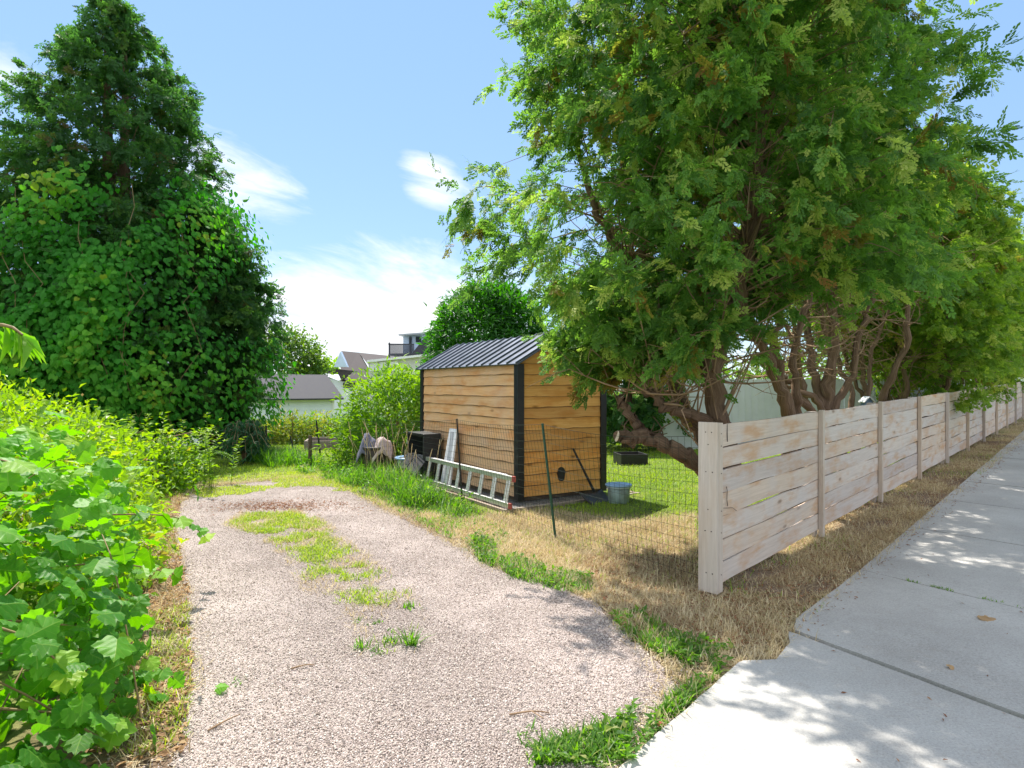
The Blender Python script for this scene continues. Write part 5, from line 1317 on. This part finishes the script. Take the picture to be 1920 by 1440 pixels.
mb = MB()
x, y = sample(STR, 70000, r, lambda x, y: np.clip(1.2 - .05 * y, .2, 1) * offpave(x, y) * np.clip((fnoise(x, y, 2.6, 33) - .30) * 4, .12, 1))
x2, y2 = sample(DRYP, 60000, r, lambda x, y: np.clip(1.3 - .09 * y, .2, 1) * offpave(x, y) * (.3 + .7 * fnoise(x, y, 2.5, 2)))
x = np.concatenate([x, x2]); y = np.concatenate([y, y2]); 
x3, y3 = sample(px2([(415, 985), (450, 962), (560, 958), (610, 975), (650, 1010), (720, 1065), (775, 1110), (800, 1150), (780, 1235), (670, 1235), (640, 1140), (565, 1110), (540, 1060), (500, 1020)]), 5000, r, lambda x, y: np.clip((fnoise(x, y, 5, 8) - .35) * 3, 0, 1) * np.clip(.1 + .2 * (y - 3.2), .05, 1))
x = np.concatenate([x, x3]); y = np.concatenate([y, y3])
BAND = np.array([(-1.9, 2.0), (2.0, 2.0), (2.0, 5.0), (-.4, 7.3), (-3.8, 10.6), (-5.6, 9.4)])
x2, y2 = sample(BAND, 15000, r, lambda x, y: np.clip(1 - np.abs(pdist(x, y, GRAVEL) + .10) / .20, 0, 1) * (pdist(x, y, APRON) < .02) * np.clip(fnoise(x, y, 3, 19) * 1.8 - .35, 0, 1))
x = np.concatenate([x, x2]); y = np.concatenate([y, y2]); n = len(x)
blades(mb, x, y, r.uniform(.03, .095, n), r.uniform(.002, .0055, n), np.clip(r.beta(2, 2, n) * .95 - .25 * (fnoise(x, y, 3, 3) > .62) + .3 * (r.rand(n) < .05), 0, 1), r, 1.6)
tag(mb.build('dry_grass', M['straw']), 'dry straw-coloured grass along the wooden fence and corner', 'dry grass', kind='stuff')

mb = MB()   # weeds in the centre of the drive
WEED = px2([(415, 985), (450, 962), (560, 958), (610, 975), (650, 1010), (720, 1065), (775, 1110), (800, 1150), (780, 1235), (670, 1235), (640, 1140), (565, 1110), (540, 1060), (500, 1020)])
def dw(x, y): return np.clip((fnoise(x, y, 6, 8) - np.interp(y, [3.2, 4.2, 5.5, 7], [.58, .48, .33, .25])) * 3.2, 0, 1) * np.clip(.2 + .14 * (y - 3), .15, 1) * smooth((pdist(x, y, WEED) + .0) / .22)
x, y = sample(WEED, 12000, r, dw); n = len(x)
blades(mb, x, y, r.uniform(.02, .055, n), r.uniform(.004, .009, n), np.clip(.50 + r.normal(size=n) * .25 + .05 * (y - 5), 0, 1), r, 1.0, zoff=.004)
far = px2([(360, 925), (400, 900), (470, 893), (560, 885), (640, 893), (700, 930), (640, 925), (560, 912), (470, 925), (400, 945)])
x, y = sample(far, 9000, r, lambda x, y: fnoise(x, y, 2.2, 12) > .42); n = len(x)
blades(mb, x, y, r.uniform(.02, .05, n), r.uniform(.006, .011, n), np.clip(.72 + r.normal(size=n) * .15, 0, 1), r, 1.0, zoff=.004)
LFT = px2([(345, 900), (330, 1000), (352, 1100), (360, 1250), (350, 1440), (120, 1440), (150, 1180), (230, 1000), (300, 930)])
x, y = sample(LFT, 5200, r, lambda x, y: (fnoise(x, y, 3.0, 5) > .50)); n = len(x)
blades(mb, x, y, r.uniform(.02, .07, n), r.uniform(.004, .008, n), np.clip(.6 + r.normal(size=n) * .22, 0, 1), r, 1.0, zoff=.004)
tag(mb.build('driveway_weeds', M['grass']), 'thin yellow-green weeds in the middle and edges of the gravel drive', 'weeds', kind='stuff')

mb = MB()   # green verge weeds: spreading leaflets
EDGE = [(px2([(1175, 1440), (1235, 1335), (1290, 1285), (1340, 1268), (1330, 1240), (1375, 1240), (1230, 1380), (1180, 1440), (1000, 1440), (1010, 1400), (1120, 1375), (1190, 1330)]), 1500, .08), (px2([(1145, 1160), (1200, 1150), (1260, 1190), (1370, 1215), (1385, 1240), (1300, 1255), (1240, 1230), (1180, 1195)]), 1700, .075), (px2([(930, 1060), (960, 1045), (1040, 1070), (1115, 1085), (1110, 1115), (1040, 1108), (960, 1085)]), 1500, .085), (px2([(700, 930), (790, 930), (880, 960), (960, 1010), (920, 1055), (850, 1015), (760, 968)]), 1800, .085), (px2([(880, 1010), (905, 1000), (935, 1035), (925, 1065), (895, 1050)]), 700, .09)]
for pl, cnt, h in EDGE:
    x, y = sample(pl, int(cnt * .8), r, lambda x, y: np.clip((fnoise(x, y, 5.0, 9) - .38) * 5, 0, 1) * (pdist(x, y, APRON) < .04)); n = len(x)
    blades(mb, x, y, r.uniform(.4, 1.2, n) * h, r.uniform(.006, .012, n), np.clip(.60 + r.normal(size=n) * .2, 0, 1), r, .9)
    x, y = sample(pl, 420, r, lambda x, y: np.clip((fnoise(x, y, 5.0, 14) - .35) * 5, 0, 1) * (pdist(x, y, APRON) < .03)); n = len(x)
    P = np.stack([x, y, gh(x, y) + r.uniform(.01, h * .6, n)], 1)
    scatter(mb, LEAF[0], LEAF[1], P, frames(r.normal(size=P.shape) * [1, 1, .3] + [0, 0, .25], np.array([0, 0, 1.]) + r.normal(size=P.shape) * .4), r.uniform(.02, .05, n), np.clip(.55 + r.normal(size=n) * .2, 0, 1))
# seedlings on the gravel
for (px, py, k, h) in ((768, 1140, 26, .05), (705, 1170, 14, .035), (770, 1210, 40, .11), (680, 1215, 22, .07), (735, 1205, 26, .06), (668, 1165, 12, .03), (740, 1185, 12, .03), (705, 1225, 16, .06), (450, 1280, 8, .03), (1190, 1360, 10, .03), (990, 1400, 14, .05), (1075, 1395, 30, .07), (1015, 1430, 26, .06), (1000, 1375, 10, .05), (975, 1380, 6, .02)):
    c = G(px, py); x = c[0] + r.normal(size=k) * .025; y = c[1] + r.normal(size=k) * .025
    blades(mb, x, y, r.uniform(.5, 1.2, k) * h, r.uniform(.006, .011, k), np.clip(.5 + r.normal(size=k) * .2, 0, 1), r, .7, zoff=.004)
tag(mb.build('verge_weeds', M['green']), 'bright green weeds along the drive and apron edges', 'weeds', kind='stuff')

mb = MB()   # tall grass along the wire fence
TALL = np.array([(-.35, 6.75), (-.75, 6.65), (-1.6, 7.5), (-2.4, 8.9), (-3.6, 10.3), (-4.2, 11.4), (-3.5, 11.4), (-2.6, 10.6), (-1.55, 9.3), (-.95, 8.1), (-.45, 7.2)])
x, y = sample(TALL, 5200, r, lambda x, y: np.clip((fnoise(x, y, 2.6, 21) - .42) * 6, 0, 1)); n = len(x)
hm = np.where(y > 9.6, .22, .36) * np.clip(.55 + fnoise(x, y, 1.5, 31) * .9, .4, 1.3)
hm = hm * np.clip(.25 + pdist(x, y, TALL) * 3.5, .25, 1) * np.where(x > -.62, .75, 1)
blades(mb, x, y, r.uniform(.55, 1.15, n) * hm, r.uniform(.005, .010, n), np.clip(.16 + .5 * (fnoise(x, y, 2.3, 41) - .3) + r.normal(size=n) * .2 + .6 * (r.rand(n) < .2), 0, 1), r, .75)
P = np.stack([x, y, gh(x, y) + r.uniform(.02, .22, n)], 1)[::3]; k = len(P)
scatter(mb, LEAF[0], LEAF[1], P, frames(r.normal(size=P.shape), np.array([0, 0, 1.]) + r.normal(size=P.shape) * .5), r.uniform(.03, .07, k), np.clip(.45 + r.normal(size=k) * .25, 0, 1))
x, y = sample(np.array([(-4.3, 10.9), (-5.4, 12.1), (-4.8, 12.7), (-3.6, 11.5)]), 1500, r); n = len(x)
blades(mb, x, y, r.uniform(.15, .45, n), r.uniform(.008, .014, n), np.clip(.35 + r.normal(size=n) * .25, 0, 1), r, .5)
tag(mb.build('tall_grass', M['green']), 'tall unmown grass along the wire fence and ladder', 'tall grass', kind='stuff')
mb = MB()
for q in range(38):
    f = r.rand(); p = np.array([-1.35, 8.6]) * (1 - f) + np.array([-2.3, 10.0]) * f + r.normal(size=2) * .16; h = r.uniform(.45, .95); ln = r.normal(size=2) * .12
    pc = curve([(p[0], p[1], 0), (p[0] + ln[0] * .4, p[1] + ln[1] * .4, h * .6), (p[0] + ln[0], p[1] + ln[1], h)], 8)
    mb.tube(pc, [.002] * 5 + [.004, .005, .002], 4, rnd=r.uniform(.5, 1), cap=False)
tag(mb.build('seed_stalks', M['straw']), 'straw-coloured grass seed stalks standing before the shed corner', 'seed stalks', kind='stuff')

mb = MB()   # leaf litter on the left edge + brown needles
x, y = sample(LFT, 5000, r, lambda x, y: fnoise(x, y, 2.0, 15) > .35); n = len(x)
P = np.stack([x, y, gh(x, y) + r.uniform(.004, .02, n)], 1)
scatter(mb, LEAF[0], LEAF[1], P, frames(r.normal(size=P.shape) * [1, 1, .25], np.array([0, 0, 1.]) + r.normal(size=P.shape) * .3), r.uniform(.018, .05, n), r.rand(n))
tag(mb.build('leaf_litter', M['litter']), 'dry brown leaf litter along the left gravel edge', 'leaf litter', kind='stuff')
mb = MB()
c = G(530, 950); x = c[0] + r.normal(size=1500) * .45; y = c[1] + r.normal(size=1500) * .2; n = len(x)
P = np.stack([x, y, gh(x, y) + r.uniform(.005, .02, n)], 1)
scatter(mb, LEAFN[0], LEAFN[1], P, frames(r.normal(size=P.shape) * [1, 1, .2], np.array([0, 0, 1.]) + r.normal(size=P.shape) * .3), r.uniform(.02, .05, n), r.rand(n))
t_, n_ = r.uniform(-.4, 14, 9000), r.uniform(-.6, .3, 9000)
P = np.array([FC[0] + FU[0] * t_ + FN[0] * n_, FC[1] + FU[1] * t_ + FN[1] * n_]).T; P = np.concatenate([P, np.stack([r.uniform(.6, 1.5, 4000), r.uniform(3.4, 5.2, 4000)], 1)])
P = P[offpave(P[:, 0], P[:, 1])]; n = len(P); P = np.column_stack([P, gh(P[:, 0], P[:, 1]) + r.uniform(.004, .03, n)])
t_, n_ = r.uniform(-.2, 14, 500), -.60 - np.abs(r.normal(size=500)) * .06
Pe = np.array([FC[0] + FU[0] * t_ + FN[0] * n_, FC[1] + FU[1] * t_ + FN[1] * n_]).T
Pe = np.concatenate([Pe, np.stack([r.uniform(.9, 3.5, 70), r.uniform(2.3, 5.5, 70)], 1)]); t_, n_ = ts(Pe[:, 0], Pe[:, 1]); Pe = Pe[(pdist(Pe[:, 0], Pe[:, 1], APRON) > .02) | ((n_ > .62) & (t_ > -.2))]
P = np.concatenate([P, np.column_stack([Pe, gh(Pe[:, 0], Pe[:, 1]) + .028])]); n = len(P)
scatter(mb, LEAFN[0], LEAFN[1], P, frames(r.normal(size=P.shape) * [1, 1, .2], np.array([0, 0, 1.]) + r.normal(size=P.shape) * .3), r.uniform(.015, .04, n), r.rand(n))
tag(mb.build('fallen_needles', M['needle']), 'brown fallen cedar needles under the fence and on the gravel', 'needles', kind='stuff')

# loose stones
oct_v = np.array([(1, 0, 0), (0, 1, 0), (-1, 0, 0), (0, -1, 0), (0, 0, .7), (0, 0, -.7)]); oct_f = np.array([(0, 1, 4), (1, 2, 4), (2, 3, 4), (3, 0, 4), (1, 0, 5), (2, 1, 5), (3, 2, 5), (0, 3, 5)])
m, nt, b = nodes('loose_stone'); c = ramp(nt, attr(nt, 'rnd'), [(0, (.19, .145, .12)), (.35, (.41, .335, .29)), (.7, (.56, .475, .42)), (1, (.76, .68, .61))]); nt.links.new(c, b.inputs['Base Color']); b.inputs['Roughness'].default_value = .85; M['stone'] = m
mb = MB()
x, y = sample(GRAVEL, 60000, r, lambda x, y: np.clip(9 / (y * y), .0, 1)); n = len(x)
P = np.stack([x, y, .004 + r.uniform(-.001, .004, n)], 1)
x2, y2 = sample(BAND, 9000, r, lambda x, y: np.clip(1 - np.abs(pdist(x, y, GRAVEL) + .06) / .20, 0, 1) * (pdist(x, y, APRON) < -.01))
P = np.concatenate([P, np.stack([x2, y2, gh(x2, y2) + .006], 1)]); n = len(P)
R_ = frames(r.normal(size=P.shape), r.normal(size=P.shape)); sc = r.uniform(.0025, .0065, n) * (1 + (r.rand(n) < .02) * .7)
scatter(mb, oct_v, oct_f, P, R_, sc, r.beta(2.2, 1.8, n))
tag(mb.build('gravel_stones', M['stone']), 'loose pinkish gravel stones scattered over the driveway', 'gravel', kind='stuff')

# sticks and a few fallen leaves
for k, (p0, p1, lab) in enumerate((((390, 1375), (450, 1345), 'thin dry stick on the gravel at the lower left'), ((545, 1258), (590, 1252), 'short dark stick on the gravel left of the seedlings'), ((955, 1345), (1030, 1342), 'forked dry stick near the gravel front right'), ((560, 858 + 20), (582, 872), 'pale fallen branch at the foot of the old wooden fence post'))):
    a, e = np.append(G(*p0), .012), np.append(G(*p1), .014); mb = MB(); mid = (a + e) / 2 + [.01, .01, .006]
    rr_ = .0045 if k < 3 else .02
    mb.tube(curve([a, mid, e], 7), np.linspace(rr_, rr_ * .5, 7), 5)
    if k == 2: mb.tube([mid, mid + [.05, -.07, .006]], [.003, .002], 4)
    tag(mb.build('fallen_stick', M['twig'], origin=a), lab, 'stick', 'sticks lying on the driveway')
for k, (px, py, s_, mt, lab) in enumerate(((1232, 1357, .022, 'redcap', 'small red fallen leaf at the apron edge'), (1850, 1167, .10, 'litter', 'tan fallen leaf on the sunlit sidewalk slab'), (1780, 1252, .03, 'litter', 'tiny brown leaf scrap on the shaded sidewalk'), (408, 1302, .05, 'grape', 'yellow-green grape leaf lying on the gravel'))):
    c = np.append(G(px, py, .03 if px > 1200 else 0), .034 if px > 1200 else .03); mb = MB()
    scatter(mb, GRAPE[0], GRAPE[1], c[None], frames(np.array([[1., .3, .05]]), np.array([[.1, -.4, 1.]])), np.array([s_]), np.array([.7]))
    tag(mb.build('fallen_leaf', M[mt], origin=c), lab, 'leaf', 'fallen leaves on the paving')
# moss weeds in the sidewalk joint
mb = MB(); 
a = t0 + U3 * starts[1]
k = 500; f = np.clip(np.abs(r.normal(size=k)) * .4 + .3, 0, 2); x = a[0] + jd[0] * f + r.normal(size=k) * .008; y = a[1] + jd[1] * f + r.normal(size=k) * .008
keep = fnoise(x * 3, y * 3, 2, 3) > .5; x, y = x[keep], y[keep]; k = len(x)
blades(mb, x, y, r.uniform(.012, .035, k), r.uniform(.004, .008, k), r.uniform(.4, 1, k), r, .9, zoff=.012)
tag(mb.build('joint_moss', M['green']), 'green moss tufts growing in the sidewalk joint', 'moss', kind='stuff')
